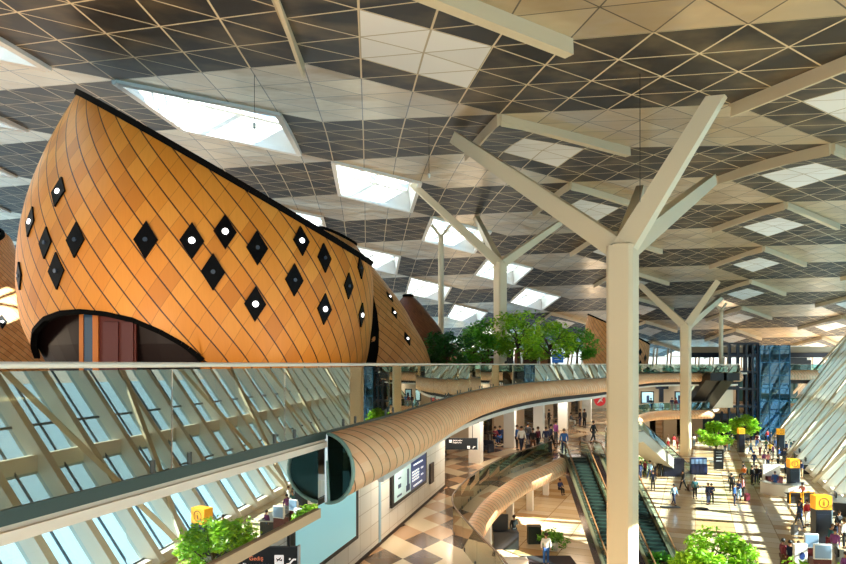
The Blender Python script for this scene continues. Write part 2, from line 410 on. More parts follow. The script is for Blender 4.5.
# hanging signs
def hsign(c, w, h, label, rows, rz):
    o = empty('hanging_sign', c, rz, label, 'sign')
    g = MB(); g.box(-w/2, w/2, -.05, .05, -h/2, h/2); g.build('sign_box', mat('sign_black', '0b090c', .35), o)
    g = MB(); g.box(w/2, w/2+.04, -.06, .06, -h/2-.02, h/2+.02); g.build('end_cap', STEEL, o)
    g = MB(); g.box(-w*.35, -w*.35+.03, -.02, .02, h/2, h/2+1.0); g.build('hanger', BLACK, o)
    g = MB(); g.box(w*.35, w*.35+.03, -.02, .02, h/2, h/2+1.0); g.build('hanger', BLACK, o)
    M0 = Matrix.Translation((0, -.055, 0)) @ Matrix.Rotation(math.pi/2, 4, 'X')
    wm = mat('sign_white', 'f4e9e4', .4, emit='f4e9e4', es=.5)
    for (kind, x, z, s, body) in rows:
        if kind == 't': text(body, s, Matrix.Translation((x, 0, z)) @ M0, wm, o)
        elif kind == 'o': text(body, s, Matrix.Translation((x, 0, z)) @ M0, mat('sign_amber', 'e07a52', .4, emit='e07a52', es=.5), o)
        elif kind == 'p':      # square pictogram with aeroplane
            g = MB(); g.box(x, x+s, -.06, -.05, z, z+s); ic = g.build('pictogram', wm, o)
            g = MB(); M = Matrix.Translation((x+s/2, -.066, z+s/2)) @ Matrix.Rotation(.35, 4, 'Y')
            g.box(-s*.36, s*.36, -.004, .004, -s*.05, s*.05, M); g.box(-s*.1, s*.02, -.004, .004, -s*.3, s*.3, M @ Matrix.Rotation(.5, 4, 'Y')); g.box(s*.22, s*.32, -.004, .004, -s*.02, s*.2, M)
            g.build('aeroplane', BLACK, ic)
        elif kind == 'e':      # escalator symbol
            g = MB(); y = -.06
            g.beam((x, y, z), (x+s*.3, y, z), .01, s*.16); g.beam((x+s*.28, y, z), (x+s*.72, y, z+s*.5), .01, s*.16); g.beam((x+s*.7, y, z+s*.5), (x+s, y, z+s*.5), .01, s*.16)
            g.tube([(x+s*.35, y-.01, z+s*.55), (x+s*.35, y+.01, z+s*.55)], s*.1, 8); g.build('escalator_symbol', wm, o)
    return o
hsign((-3.27, 13, 7.5), 1.3, .95, 'black hanging sign reading Departures below the tan capping of the glass', [('o', -.36, .2, .12, 'Gedi\u015f'), ('t', -.5, .06, .12, 'Departures'), ('p', .17, .12, .19, ''), ('e', .42, .12, .2, '')], 0)
hsign((2.02, 33.2, 7.53), 1.75, .62, 'black hanging sign with small arrow and pictograms at the end of the white wall', [('p', -.62, .07, .14, ''), ('t', -.42, .15, .1, 'Gedi\u015f zallar\u0131'), ('t', -.42, .04, .1, 'Departures'), ('p', .35, -.25, .14, ''), ('e', .62, -.22, .16, '')], -.02)

# ------------------------------------------------------------------ back walls of middle level and below
BW = [(1.15, 32.8), (.4, 38), (1.9, 45), (5.0, 53), (10.8, 66), (17, 76), (24, 86), (30, 93), (45, 93)]
wallc = mat('warm_plaster', 'c9ac8c', .55); wallw = mat('pale_plaster', 'e3d9c8', .5); shop = mat('dark_shopfront', '1a1512', .25)
def wall_run(pts, z0, z1, name, cols):
    for k, (a, b) in enumerate(zip(pts, pts[1:])):
        a = Vector(a); b = Vector(b); L = (b-a).length; d = (b-a)/L; n = Vector((d.y, -d.x)); nseg = max(1, round(L/3.2))
        for i in range(nseg):
            p = a+d*(L*i/nseg); q = a+d*(L*(i+1)/nseg); kind = cols[(i+k*2) % len(cols)]
            off = .0 if kind != 1 else -1.6
            p2 = p+n*off; q2 = q+n*off
            g = MB(); g.poly([(p2.x, p2.y), (q2.x, q2.y), (q2.x-n.x*.2, q2.y-n.y*.2), (p2.x-n.x*.2, p2.y-n.y*.2)], z0, z1)
            struct(g.build(name, [wallc, shop, wallw][kind]))
wall_run(BW[:7], L1, 8.86, 'wall_back', [0, 1, 0, 1, 0])
wall_run([(24, 90), (30, 92), (46, 92)], L1, L2-.3, 'wall_back', [2])
wall_run([(-6, 30), (1, 44), (6, 56), (12, 68), (20, 80), (30, 94), (46, 102)], 0, L1-.35, 'wall_ground', [0, 2, 1, 0, 1])
struct((lambda g: (g.box(-20, -19.5, -8, 100, 0, L1-.3), g)[1])(MB()).build('wall_ground', wallc))
def pillar(x, y, z0, z1, r, name='pillar', m=WHITE, label=None):
    g = MB(); g.box(-r, r, -r, r, z0, z1, Matrix.Translation((x, y, 0)) @ Matrix.Rotation(-.35, 4, 'Z')); o = g.build(name, m); struct(o); return o
for px, y in [(476, 41), (510, 48.5), (539, 55), (563, 62), (587, 70)]:
    p = at(px, 400, y); pillar(p.x, p.y, L1, 8.86, .27+.003*y)
for px, y in [(487, 38), (510, 45), (530, 50), (546, 56)]:
    p = at(px, 400, y); pillar(p.x, p.y, 0, L1-.3, .25)
# round red airline sign, wall displays of the far gallery
def disc(c, r, th, n=28):
    g = MB(); c = Vector(c); A = [c+Vector((r*math.cos(2*math.pi*k/n), 0, r*math.sin(2*math.pi*k/n))) for k in range(n)]; B = [p+Vector((0, th, 0)) for p in A]
    g.face(A[::-1]); g.face(B)
    for k in range(n): g.face((A[k], A[(k+1) % n], B[(k+1) % n], B[k]))
    return g
c = at(600, 400.5, 62); sg = disc(c, .56, .12).build('airline_sign', mat('airline_red', 'b3141c', .4, emit='b3141c', es=.4))
tag(sg, 'round red airline sign with a white bird emblem hanging at the back', 'sign')
g = MB(); b0 = c+Vector((0, -.03, 0))
g.face([b0+Vector(v) for v in ((-.3, 0, -.3), (.05, 0, -.05), (.34, 0, .33), (-.02, 0, .16), (-.12, 0, .02))]); g.face([b0+Vector(v) for v in ((.05, 0, -.05), (.32, 0, -.16), (.1, 0, .1))])
g.build('bird_emblem', WHITE, sg)
for (px, w, lab) in [(647.5, 1.9, 'black framed display showing a blue figure on the far gallery wall'), (679, 1.2, 'narrow black framed display on the far gallery wall behind the branching column')]:
    c = at(px, 397.5, 90.0); g = MB(); g.box(c.x-w/2, c.x+w/2, c.y, c.y+.15, c.z-.9, c.z+.9); o = g.build('wall_screen', BLACK); tag(o, lab, 'screen')
    g = MB(); g.box(c.x-w/2+.15, c.x+w/2-.15, c.y-.02, c.y, c.z-.75, c.z+.75); g.build('display', mat('sky_display', '9fd0e4', .4, emit='9fd0e4', es=.5), o)
    g = MB(); g.box(c.x-.15, c.x+.25, c.y-.04, c.y-.02, c.z-.7, c.z+.3); g.build('print_figure', dk, o)
for px, py, w, h, lab in [(661, 393, .9, 3.4, 'dark column sign standing on the far middle gallery'), (732, 388, 2.2, .5, 'small dark sign on the pale wall beside the far escalator')]:
    c = at(px, py, 89.5 if px < 700 else 91.5); g = MB()
    if h > 1: g.box(c.x-.25, c.x+.3, c.y-.2, c.y+.2, L1, L1+2.9); g.box(c.x-.7, c.x+1, c.y-.25, c.y+.25, L1+2.9, L1+3.5)
    else: g.box(c.x-w/2, c.x+w/2, c.y, c.y+.3, c.z-h/2, c.z+h/2)
    o = g.build('gallery_sign', NAVY); tag(o, lab, 'sign')

# ------------------------------------------------------------------ escalators
def escalator(x, ytop, ybot, zt, zb, w, label, group, xb=None, side=NAVY, handm=None, steps=30):
    o = empty('escalator', (x, ytop, zt), 0, label, 'escalator', group); o0 = Vector((x, ytop, zt))
    xb = x if xb is None else xb
    a = Vector((x, ytop, zt))-o0; b = Vector((xb, ybot, zb))-o0; d = (b-a); hd = Vector((d.x, d.y, 0)).normalized(); r = Vector((-hd.y, hd.x, 0))
    stm = mat('step_green', '384c46', .35, .5)
    g = MB(); n = steps
    for k in range(n):
        p = a.lerp(b, k/n); q = a.lerp(b, (k+1)/n)
        for (u, v, zz0, zz1) in ((p, q, p.z, p.z), (q, q, p.z, q.z)):
            P = [u-r*w*.36, u+r*w*.36, v+r*w*.36, v-r*w*.36]
            if u is p: g.face([(P[0].x, P[0].y, p.z), (P[1].x, P[1].y, p.z), (P[2].x, P[2].y, p.z), (P[3].x, P[3].y, p.z)], 0)
            else: g.face([(P[0].x, P[0].y, p.z), (P[1].x, P[1].y, p.z), (P[1].x, P[1].y, q.z), (P[0].x, P[0].y, q.z)], 1)
    g.build('steps', [stm, mat('step_riser', '14211f', .5)], o)
    e0 = a-hd*1.6; e1 = b+hd*1.6
    for s in (-1, 1):
        off = r*(w*.43*s)
        g = MB()
        for u, v in ((e0, a), (a, b), (b, e1)): 
            g.face([u+off-Vector((0, 0, .35)), v+off-Vector((0, 0, .35)), v+off+Vector((0, 0, .12)), u+off+Vector((0, 0, .12))])
            g.beam(u+off*1.08+Vector((0, 0, .1)), v+off*1.08+Vector((0, 0, .1)), .2, .08)
        g.build('skirt', mat('escalator_skirt', '8a7c66', .3, .6), o)
        g = MB(); H = Vector((0, 0, .95)); lo = Vector((0, 0, .14))
        for u, v in ((e0, a), (a, b), (b, e1)): g.face([u+off+lo, v+off+lo, v+off+H, u+off+H])
        g.build('side_glass', GL_FAR, o)
        pts = [e0+off+Vector((0, 0, .3)), e0-hd*.35+off+Vector((0, 0, .6)), e0-hd*.1+off+Vector((0, 0, .95)), e0+off+H]
        pts += [a+off+H, b+off+H, e1+off+H, e1+hd*.35+off+Vector((0, 0, .6)), e1+off+Vector((0, 0, .3))]
        g = MB(); g.tube(pts, .055, 6); g.build('handrail', handm or mat('handrail_rubber', '2c2320', .4), o)
    g = MB()
    V = lambda p, dz: p+Vector((0, 0, dz))
    for s in (-1, 1):
        off = r*(w*.5*s); g.face([V(e0, 0)+off, V(a, 0)+off, V(b, 0)+off, V(b, -.25)+off, V(b-hd*1.6, -.3)+off, V(a, -1.0)+off, V(e0, -1.0)+off])
        g.face([V(a, .1)+off*.86, V(a, .1)+off, V(b, .1)+off, V(b, .1)+off*.86])
        g.face([V(a, -.05)+off, V(a, .1)+off, V(b, .1)+off, V(b, -.05)+off])
    R_ = r*(w*.5); seq = [V(b, -.25), V(b-hd*1.6, -.3), V(a, -1.0), V(e0, -1.0)]
    for u, v in zip(seq, seq[1:]): g.face([u-R_, v-R_, v+R_, u+R_])
    g.face([V(e0, -1.0)-R_, V(e0, 0)-R_, V(e0, 0)+R_, V(e0, -1.0)+R_])
    g.face([V(e0, 0)-R_, V(a, 0)-R_, V(a, 0)+R_, V(e0, 0)+R_])
    g.build('truss_casing', side, o)
    return o
bluec = mat('violet_steel', '4a4f78', .22, .7)
bz = mat('bronze_handrail', '8a6a48', .35, .4)
escalator(10.75, 43.4, 33.6, L1, 0, 1.75, 'left escalator of the twin pair going down beside the oval opening', None, 10.9, bluec, bz, 34)
escalator(13.2, 43.4, 33.6, L1, 0, 1.75, 'right escalator of the twin pair going down behind the big column', None, 13.35, bluec, bz, 34)
escalator(20.4, 60.5, 68.5, L1, 0, 2.3, 'far escalator rising from the hall to the oak-clad middle gallery edge', None, 28.2, mat('pale_casing', 'c9c4b4', .3, .3), None, 26)
for k, (x, lab) in enumerate([(38.8, 'left lane of the dark escalator descending from the far upper deck'), (40.9, 'right lane of the dark escalator descending from the far upper deck')]):
    escalator(x, 83.2, 92.2, L2, L1, 1.7, lab, None, x+.4, BLACK, None, 24)

# ------------------------------------------------------------------ roof
def roofh(x, y):
    h = 7+.17*y-.058*x
    if y > 35: h -= .0242*(y-35)**1.5
    return max(h, 1.6)
O = Vector((4.5, 19.1)); A_ = Vector((-.9, 10.06)); B_ = Vector((8.06, 6.1))
def rp(a, b, dz=0):
    p = O+A_*a+B_*b; return Vector((p.x, p.y, EYE+roofh(p.x, p.y)+dz))
roof = MB(); SKY = []
wed = []
for i in range(-6, 14):
    for j in range(-12, 14):
        c = O+A_*(i+.5)+B_*(j+.5)
        if not (-14 < c.y < 138 and -62 < c.x < 95): continue
        if c.x > 24+.44*(c.y)+(4 if c.y < 85 else 16): continue
        cl = (i-j) % 3; sky = cl == 1 and c.x < .25*c.y-6
        if sky: SKY.append((i, j))
        low = .5 if (cl == 1 and not sky) else 0
        def V(a, b, t1):
            dz = -low*max(0, 1-a-b) if t1 else 0
            return rp(i+a, j+b, dz)
        for p in range(4):
            for q in range(4):
                a, b = p/4, q/4
                for half in (0, 1):
                    if half == 0: vs = [(a, b), (a+.25, b), (a, b+.25)]
                    else: vs = [(a+.25, b), (a+.25, b+.25), (a, b+.25)]
                    ca = sum(v[0] for v in vs)/3; cb = sum(v[1] for v in vs)/3; t1 = ca+cb < 1
                    if sky and cb < .75: continue
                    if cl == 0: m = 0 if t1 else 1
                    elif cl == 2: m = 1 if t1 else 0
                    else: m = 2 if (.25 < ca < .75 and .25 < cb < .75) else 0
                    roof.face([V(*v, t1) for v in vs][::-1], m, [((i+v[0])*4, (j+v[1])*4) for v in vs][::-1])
        if low:
            wed.append((i, j))
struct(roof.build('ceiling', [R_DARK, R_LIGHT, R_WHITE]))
for n, (i, j) in enumerate(wed):
    for e in (0, 1):
        d = (1, 0) if e == 0 else (0, 1)
        a0 = rp(i, j); a1 = rp(i+d[0], j+d[1]); lo = a0-Vector((0, 0, .5))
        t = (a1-a0).normalized(); nn = Vector((t.y, -t.x, 0)).normalized()*(.12 if e else -.12)
        g = MB(); A4 = [lo-nn*0, a1, a1+Vector((0, 0, .6)), a0+Vector((0, 0, .6))]; B4 = [v+nn-Vector((0, 0, .12)) for v in A4]
        g.face(A4); g.face(B4[::-1])
        for k in range(4): g.face((A4[k], A4[(k+1) % 4], B4[(k+1) % 4], B4[k]))
        struct(g.build('beam', BEAMD))
        g = MB(); wb = .34 if e else .12; g.beam(a0-Vector((0, 0, .22)), a1-Vector((0, 0, .26)), wb, .35, wb, .5); struct(g.build('beam', BEAMD))
wn_ = 10
for (i, j) in SKY:
    c = [rp(i+a, j+b) for a, b in ((0, 0), (1, 0), (1, .75), (0, .75))]; up = Vector((0, 0, 1.7))
    if c[0].y > 118: continue
    g = MB(); cen = sum(c, Vector())/4
    for k in range(4):
        p, q = c[k], c[(k+1) % 4]; g.face((p, q, q.lerp(cen, .1)+up, p.lerp(cen, .1)+up))
        g.beam(p-Vector((0, 0, .02)), q-Vector((0, 0, .02)), .3, .3)
    struct(g.build('skylight_reveal', WHITE)); wn_ += 1
    t4 = [p.lerp(cen, .1)+up for p in c]
    g = MB(); g.face(t4)
    o = struct(g.build('window_%d' % wn_, GL_WIN))
    g = MB()
    for k in range(4): g.beam(t4[k], t4[(k+1) % 4], .2, .2)
    for t in (.25, .5, .75):
        g.beam(t4[0].lerp(t4[1], t), t4[3].lerp(t4[2], t), .14, .2)
    g.beam(t4[0].lerp(t4[3], .5), t4[1].lerp(t4[2], .5), .14, .2); g.beam(t4[1], t4[3], .16, .25)
    g.build('window_frame', WHITE, o)

# ------------------------------------------------------------------ branching columns
def tree_column(base, zb, w, fork, tips, label, rot=.5, wt=None):
    o = empty('branching_column', (base[0], base[1], zb), 0, label, 'column'); b = Vector((base[0], base[1], zb))
    top = Vector((base[0], base[1], EYE+fork))-b; g = MB()
    h = w/2
    Mx = Matrix.Rotation(rot, 4, 'Z')
    def sec(z, k): return [Mx @ Vector((x*h*k, y*h*k, z)) for x, y in ((-1, -.75), (-.75, -1), (.75, -1), (1, -.75), (1, .75), (.75, 1), (-.75, 1), (-1, .75))]
    S = [sec(0, .96), sec(top.z-.8, 1), sec(top.z, 1.0)]
    for A, B in zip(S, S[1:]):
        for k in range(8): g.face((A[k], A[(k+1) % 8], B[(k+1) % 8], B[k]))
    g.face(S[-1]); g.build('shaft', BEIGE, o)
    for t in tips:
        tp = Vector(t)-b; d = (tp-top).normalized(); g = MB()
        g.beam(top-d*w*.35-Vector((0, 0, w*.2)), tp, w*.62, w*.8, w*.42, w*.55); g.build('branch', BEIGE, o)
    return o
def tip(px, py, y): return at(px, py, y)
tree_column((8.5, 26.4), 0, 1.12, 5.0, [tip(455, 138, 33.5), tip(719, 93, 24.2), tip(712, 180, 37), tip(640, 190, 42)], 'tall cream branching column in front of the twin escalators', .95)
tree_column((33.9, 80), 0, 1.2, 5.0, [tip(640, 285, 84), tip(718, 281, 79), tip(722, 297, 92)], 'smaller cream branching column beside the far escalators', .95)
tree_column((6.1, 49), L2, .85, 8.0, [tip(412, 184, 49), tip(560, 223, 56), tip(470, 205, 62)], 'cream branching column rising from the upper deck among the trees', .6)
for (px, y, zb, w, lab) in [(441, 60, L2, .55, 'slender cream post rising from the upper deck behind the wooden pods'), (721, 92, L2, .6, 'slender grey post on the far upper deck beside the glass lift')]:
    x = (px-HX)/F*y; o = empty('slender_post', (x, y, zb), 0, lab, 'column'); hh = EYE+roofh(x, y)-zb-1.4
    g = MB(); g.lathe([(w/2, 0), (w/2, hh-.8), (w*.42, hh-.3)], 14); g.build('shaft', BEIGE, o, True)
    g = MB(); g.beam((0, 0, hh-.4), (-.9, 0, hh+.8), .25, .25); g.beam((0, 0, hh-.4), (.9, .2, hh+.8), .25, .25); g.build('bracket', BEIGE, o)

# ------------------------------------------------------------------ wooden pods
def interp(prof, v):
    for (a, b) in zip(prof, prof[1:]):
        if a[0] <= v <= b[0]:
            t = (v-a[0])/(b[0]-a[0]); return [a[k]+(b[k]-a[k])*t for k in range(1, len(a))]
    return list((prof[0] if v < prof[0][0] else prof[-1])[1:])
def pod(px_prof, Y, dep, mats, label, cut, wins=(), arch=None, uvk=(40, 22), name='wooden_pavilion', capm=None, NA=120, NV=60, lamps=True):
    # px_prof: rows (height on the picture, left, right) -> rows (z, centre, half width)
    raw = []
    for (py, xl, xr) in px_prof:
        ta = math.atan((xl-HX)/F); tb = math.atan((xr-HX)/F); tm = (ta+tb)/2; hf = (tb-ta)/2; D = Y/math.cos(tm); raw.append(Vector((EYE-(py-HY)/F*Y*math.cos(hf)**2, D*math.sin(tm), D*math.sin(hf))))
    raw.sort(key=lambda r: r.x); sm = spline(raw, 8)
    prof = [(s.x, s.y, max(.02, s.z)) for s in sm]
    cxm = sum(p[1] for p in prof)/len(prof)
    k = 1.0
    z0, z1 = prof[0][0], prof[-1][0]
    def S(a, z):
        c, r = interp(prof, z); r *= k
        return Vector((c+r*math.cos(a), Y+r*dep*math.sin(a), z))
    cn, cp = cut
    cn = Vector(cn).normalized(); cp = Vector(cp)
    def f(p): return (p-cp).dot(cn)
    o = empty(name, (cxm, Y, L2), 0, label, 'pavilion'); inv = -Vector((cxm, Y, L2))
    def fin(g, nm, m, par=None, sm_=False):
        ob = g.build(nm, m, par or o, sm_)
        if par is None: ob.location = inv
        return ob
    zlo = [z0]*(NA+1); zhi = [z1]*(NA+1)
    for q in range(NA+1):
        a = 2*math.pi*q/NA
        if arch: zlo[q] = max(z0, arch(a, S))
        # highest z kept
        zs = [zlo[q]+(z1-zlo[q])*t/80 for t in range(81)]
        st = [f(S(a, z)) <= 0 for z in zs]
        if all(st): zhi[q] = z1
        elif not any(st): zhi[q] = zlo[q]
        else:
            i = max(t for t in range(81) if st[t])
            if i < 80:
                lo, hi = zs[i], zs[i+1]
                for _ in range(20):
                    m_ = (lo+hi)/2
                    if f(S(a, m_)) <= 0: lo = m_
                    else: hi = m_
                zhi[q] = lo
            # a start level where the side is cut from below too
            j = min(t for t in range(81) if st[t])
            if j > 0: zlo[q] = zs[j]
    g = MB(); au = uvk[0]; hv = uvk[1]
    def UV(q, z): return (q/NA*au, (z-z0)/(z1-z0)*hv)
    for q in range(NA):
        a, b = 2*math.pi*q/NA, 2*math.pi*(q+1)/NA
        if zhi[q]-zlo[q] < .02 and zhi[q+1]-zlo[q+1] < .02: continue
        for t in range(NV):
            za = [zlo[q]+(zhi[q]-zlo[q])*s/NV for s in (t, t+1)]; zb = [zlo[q+1]+(zhi[q+1]-zlo[q+1])*s/NV for s in (t, t+1)]
            g.face((S(a, za[0]), S(b, zb[0]), S(b, zb[1]), S(a, za[1])), 0, (UV(q, za[0]), UV(q+1, zb[0]), UV(q+1, zb[1]), UV(q, za[1])))
    fin(g, 'shell', mats, None, True)
    # black rim and roof membrane along the cut
    loop = [S(2*math.pi*q/NA, zhi[q]) for q in range(NA+1) if zhi[q] > zlo[q]+.02]
    g = MB(); cen = sum(loop, Vector())/len(loop)
    for p, q in zip(loop, loop[1:]+[loop[0]]):
        if (p-q).length < 6: g.face((p-cn*.02, q-cn*.02, cen-cn*.3))
    fin(g, 'roof_membrane', capm or mat('matt_black', '050505', .9, spec=.1))
    g = MB(); pts = [p for p in loop]+[loop[0]]
    for p, q in zip(pts, pts[1:]):
        if (p-q).length < 6: g.beam(p, q, .2, .22, up=cn)
    fin(g, 'rim', mat('matt_black', '050505', .9, spec=.1))
    for w in wins:
        px, py, s = w[:3]; d = Vector(((px-HX)/F, 1, -(py-HY)/F)); eye = Vector((0, 0, EYE)); hit = None
        t = Y*.5
        while t < Y*1.2:
            p = eye+d*t; c, r = interp(prof, p.z); r *= k
            if z0 < p.z < z1 and ((p.x-c)/r)**2+((p.y-Y)/(r*dep))**2 <= 1: hit = p; break
            t += .03
        if hit is None: continue
        c, r = interp(prof, hit.z); r *= k; a = math.atan2((hit.y-Y)/(r*dep), (hit.x-c)/r)
        e = .01; n = (S(a+e, hit.z)-S(a-e, hit.z)).cross(S(a, hit.z+e)-S(a, hit.z-e)).normalized()
        if n.dot(d) > 0: n = -n
        u = Vector((0, 0, 1)).cross(n).normalized(); v = n.cross(u).normalized(); s2 = s
        g = MB(); D = [hit+n*.06+u*(x*s2*.62)+v*(y*s2) for x, y in ((0, -1), (1, 0), (0, 1), (-1, 0))]; D2 = [q-n*.2 for q in D]
        g.face(D); [g.face((D[i], D2[i], D2[(i+1) % 4], D[(i+1) % 4])) for i in range(4)]
        g.mi = [0]*len(g.mi)
        wo = fin(g, 'porthole', mat('porthole_black', '020204', .5, spec=.1))
        if lamps:
            lit = len(w) > 3
            g = MB(); cc = hit+n*.1; ring_ = [cc+(u*math.cos(b)+v*math.sin(b))*(.17*s if lit else .12*s) for b in [2*math.pi*i/12 for i in range(12)]]
            g.face(ring_); rb = [q-n*.06 for q in ring_]; [g.face((ring_[i], rb[i], rb[(i+1) % 12], ring_[(i+1) % 12])) for i in range(12)]
            lo_ = g.build('lamp', mat('lamp_lit', 'ffffff', .3, emit='ffffff', es=3) if lit else mat('lamp_off', '3a4658', .2), wo)
    return o, S, fin, prof, k
# pod 1, large, near
P1 = at(84, 98, 27); P2 = at(369, 262, 27)
def plane_through(p, q, tilt):
    e = Vector((0, 0, EYE)); n = (p-e).cross(q-e).normalized()
    if n.z < 0: n = -n
    ax = (q-p).normalized(); n = Matrix.Rotation(tilt, 3, ax) @ n
    return (n, p)
doorx = (-1.0, 1.0)
def arch1(a, S):
    z = EYE; p = S(a, EYE-.1); px = HX+F*p.x/p.y
    if math.sin(a) > .2 or not (40 < px < 208): return -99
    K = [(40, 366), (44, 345), (52, 331), (66, 319), (82, 313), (100, 311.5), (122, 314), (145, 320), (168, 332), (188, 346), (208, 366)]
    for (x0, y0), (x1, y1) in zip(K, K[1:]):
        if x0 <= px <= x1:
            py = y0+(y1-y0)*(px-x0)/(x1-x0); zz = EYE-.1
            for _ in range(4):
                p = S(a, zz); zz = EYE-(py-HY)/F*p.y
            return zz if py < 365 else -99
    return -99
w1 = [(59, 192, .55, 1), (31, 222, .55, 1), (46, 243, .55), (76, 240, .6), (20, 276, .5), (57, 271, .62), (146, 240, .62), (192, 241, .62, 1), (225, 232, .6, 1), (257, 248, .6), (213, 272, .62), (301, 241, .55, 1), (324, 258, .55), (294, 280, .58), (255, 304, .6, 1), (324, 309, .58, 1), (348, 286, .52), (360, 268, .45), (361, 315, .5, 1)]
prof1 = [(395, 60, 330), (380, 50, 350), (365, 41, 365), (330, 22, 371), (300, 16, 373), (275, 15, 373), (250, 17, 370), (225, 22, 364), (200, 30, 355), (175, 41, 342), (150, 54, 325), (125, 69, 300), (105, 82, 265), (85, 100, 220), (75, 125, 180)]
o, S1, fin1, pr1, k1 = pod(prof1, 27, 1.0, SH1, 'large golden oak shingled pavilion with diamond portholes and arched doorway', plane_through(P1, P2, -.02), w1, arch1, (60, 13.5), NA=220, NV=70)
# interior of the doorway
def slab(px0, px1, py0, py1, y, nm, m, th=.08):
    a = at(px0, py0, y); b = at(px1, py1, y); g = MB(); g.box(a.x, b.x, y, y+th, min(a.z, b.z), max(a.z, b.z)); return fin1(g, nm, m)
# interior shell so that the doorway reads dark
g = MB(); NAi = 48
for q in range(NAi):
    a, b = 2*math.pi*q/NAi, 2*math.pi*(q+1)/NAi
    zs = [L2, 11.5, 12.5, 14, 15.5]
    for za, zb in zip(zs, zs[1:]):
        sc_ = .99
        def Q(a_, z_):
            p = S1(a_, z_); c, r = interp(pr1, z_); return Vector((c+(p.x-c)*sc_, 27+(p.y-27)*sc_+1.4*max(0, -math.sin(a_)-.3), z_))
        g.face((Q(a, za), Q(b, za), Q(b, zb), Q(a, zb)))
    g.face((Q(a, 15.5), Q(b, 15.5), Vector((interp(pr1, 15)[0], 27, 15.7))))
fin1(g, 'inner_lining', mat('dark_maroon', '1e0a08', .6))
yd = 20.9
slab(79, 83, 306, 378, yd, 'door_post', mat('orange_post', 'c9762e', .4)); slab(92.5, 98, 306, 378, yd, 'door_post', MATS['orange_post'])
slab(83, 92.5, 306, 378, yd+.05, 'door_glass', mat('blue_pane', '2c4a68', .2))
dr = slab(99, 136, 312, 378, yd+.1, 'inner_door', mat('red_brown_door', '5c1a10', .5)); slab(103, 118, 322, 378, yd+.02, 'door_panel', mat('redder_panel', '571208', .35)); slab(122, 133, 322, 378, yd+.02, 'door_panel', MATS['redder_panel'])
# arch trim
g = MB(); prev = None
for q in range(221):
    a = 2*math.pi*q/220; z = arch1(a, S1)
    if z > 0:
        p = S1(a, z); p = p-Vector((0, -.05, 0))
        if prev is not None: g.beam(prev, p, .2, .16)
        prev = p
fin1(g, 'arch_trim', MATS['matt_black'])
# pod 2 behind
prof2 = [(385, 240, 432), (365, 238, 431), (345, 238, 425), (325, 240, 414), (305, 246, 403), (285, 254, 388), (265, 268, 372), (250, 282, 360), (238, 298, 350), (230, 318, 340)]
o2, S2, fin2, pr2, k2 = pod(prof2, 39, .9, SH2, 'pale oak shingled pavilion half hidden behind the large one', (Vector((.45, 0, 1)), at(345, 240, 39)), [(389.5, 297, .4, 1), (394, 313, .4, 1), (407, 339, .45, 1)], None, (52, 14), NA=140)
g = MB(); rows = []
for py, xl, xr in [(392, 352, 374), (365, 355, 376), (350, 356, 378.5), (330, 358, 379), (312, 360, 377), (296, 362, 374), (282, 363, 371), (272, 363, 368)]:
    z = EYE-(py-HY)/F*35.5; row = []
    for t in (0, .5, 1):
        px = xl+(xr-xl)*t; best = min((math.pi*1.5-1.5+i_*.01 for i_ in range(300)), key=lambda a: abs(HX+F*S2(a, z).x/S2(a, z).y-px))
        p = S2(best, z); row.append(p*1.0+Vector((0, -.06, 0)))
    rows.append(row)
for A, B in zip(rows, rows[1:]):
    for i_ in (0, 1): g.face((A[i_], A[i_+1], B[i_+1], B[i_]))
fin2(g, 'side_opening', MATS['matt_black'])
# pod 3, shade put into its oak colour
prof3 = [(380, 380, 452), (350, 384, 449), (330, 388, 441), (315, 392, 430), (303, 398, 420), (296, 404, 412)]
pod(prof3, 50, .8, SHD, 'shade-darkened brown pavilion top rising behind the pale oak pavilion', (Vector((-.2, -1, .35)), at(415, 330, 47)), (), None, (44, 20), capm=SHD, NA=80, NV=30)
# pod 4, left edge
prof4 = [(381.3, -110, 62), (365, -120, 62), (335, -125, 56), (300, -122, 44), (270, -112, 32), (248, -100, 20), (232, -80, 10), (222, -60, -20)]
pod(prof4, 43, .8, SH2, 'shingled pavilion cut off by the picture edge behind the large one', (Vector((.3, -.8, 1.1)), at(5, 290, 38)), [(2, 322, .5, 1)], None, (60, 24), capm=SHD, NA=100, NV=40)
# pod 5 beyond the trees
prof5 = [(372, 584, 648), (355, 582, 650), (340, 583, 650), (326, 585, 646), (316, 587, 636), (310, 590, 620)]
pod(prof5, 87, .8, SH2, 'small oak pavilion with slanted open top beyond the deck trees', plane_through(at(585, 313, 87), at(650, 345, 87), -.05), [(640, 352, .5), (645, 358, .5), (640, 363, .4)], None, (46, 12), capm=SHD, NA=80, NV=30, lamps=False)

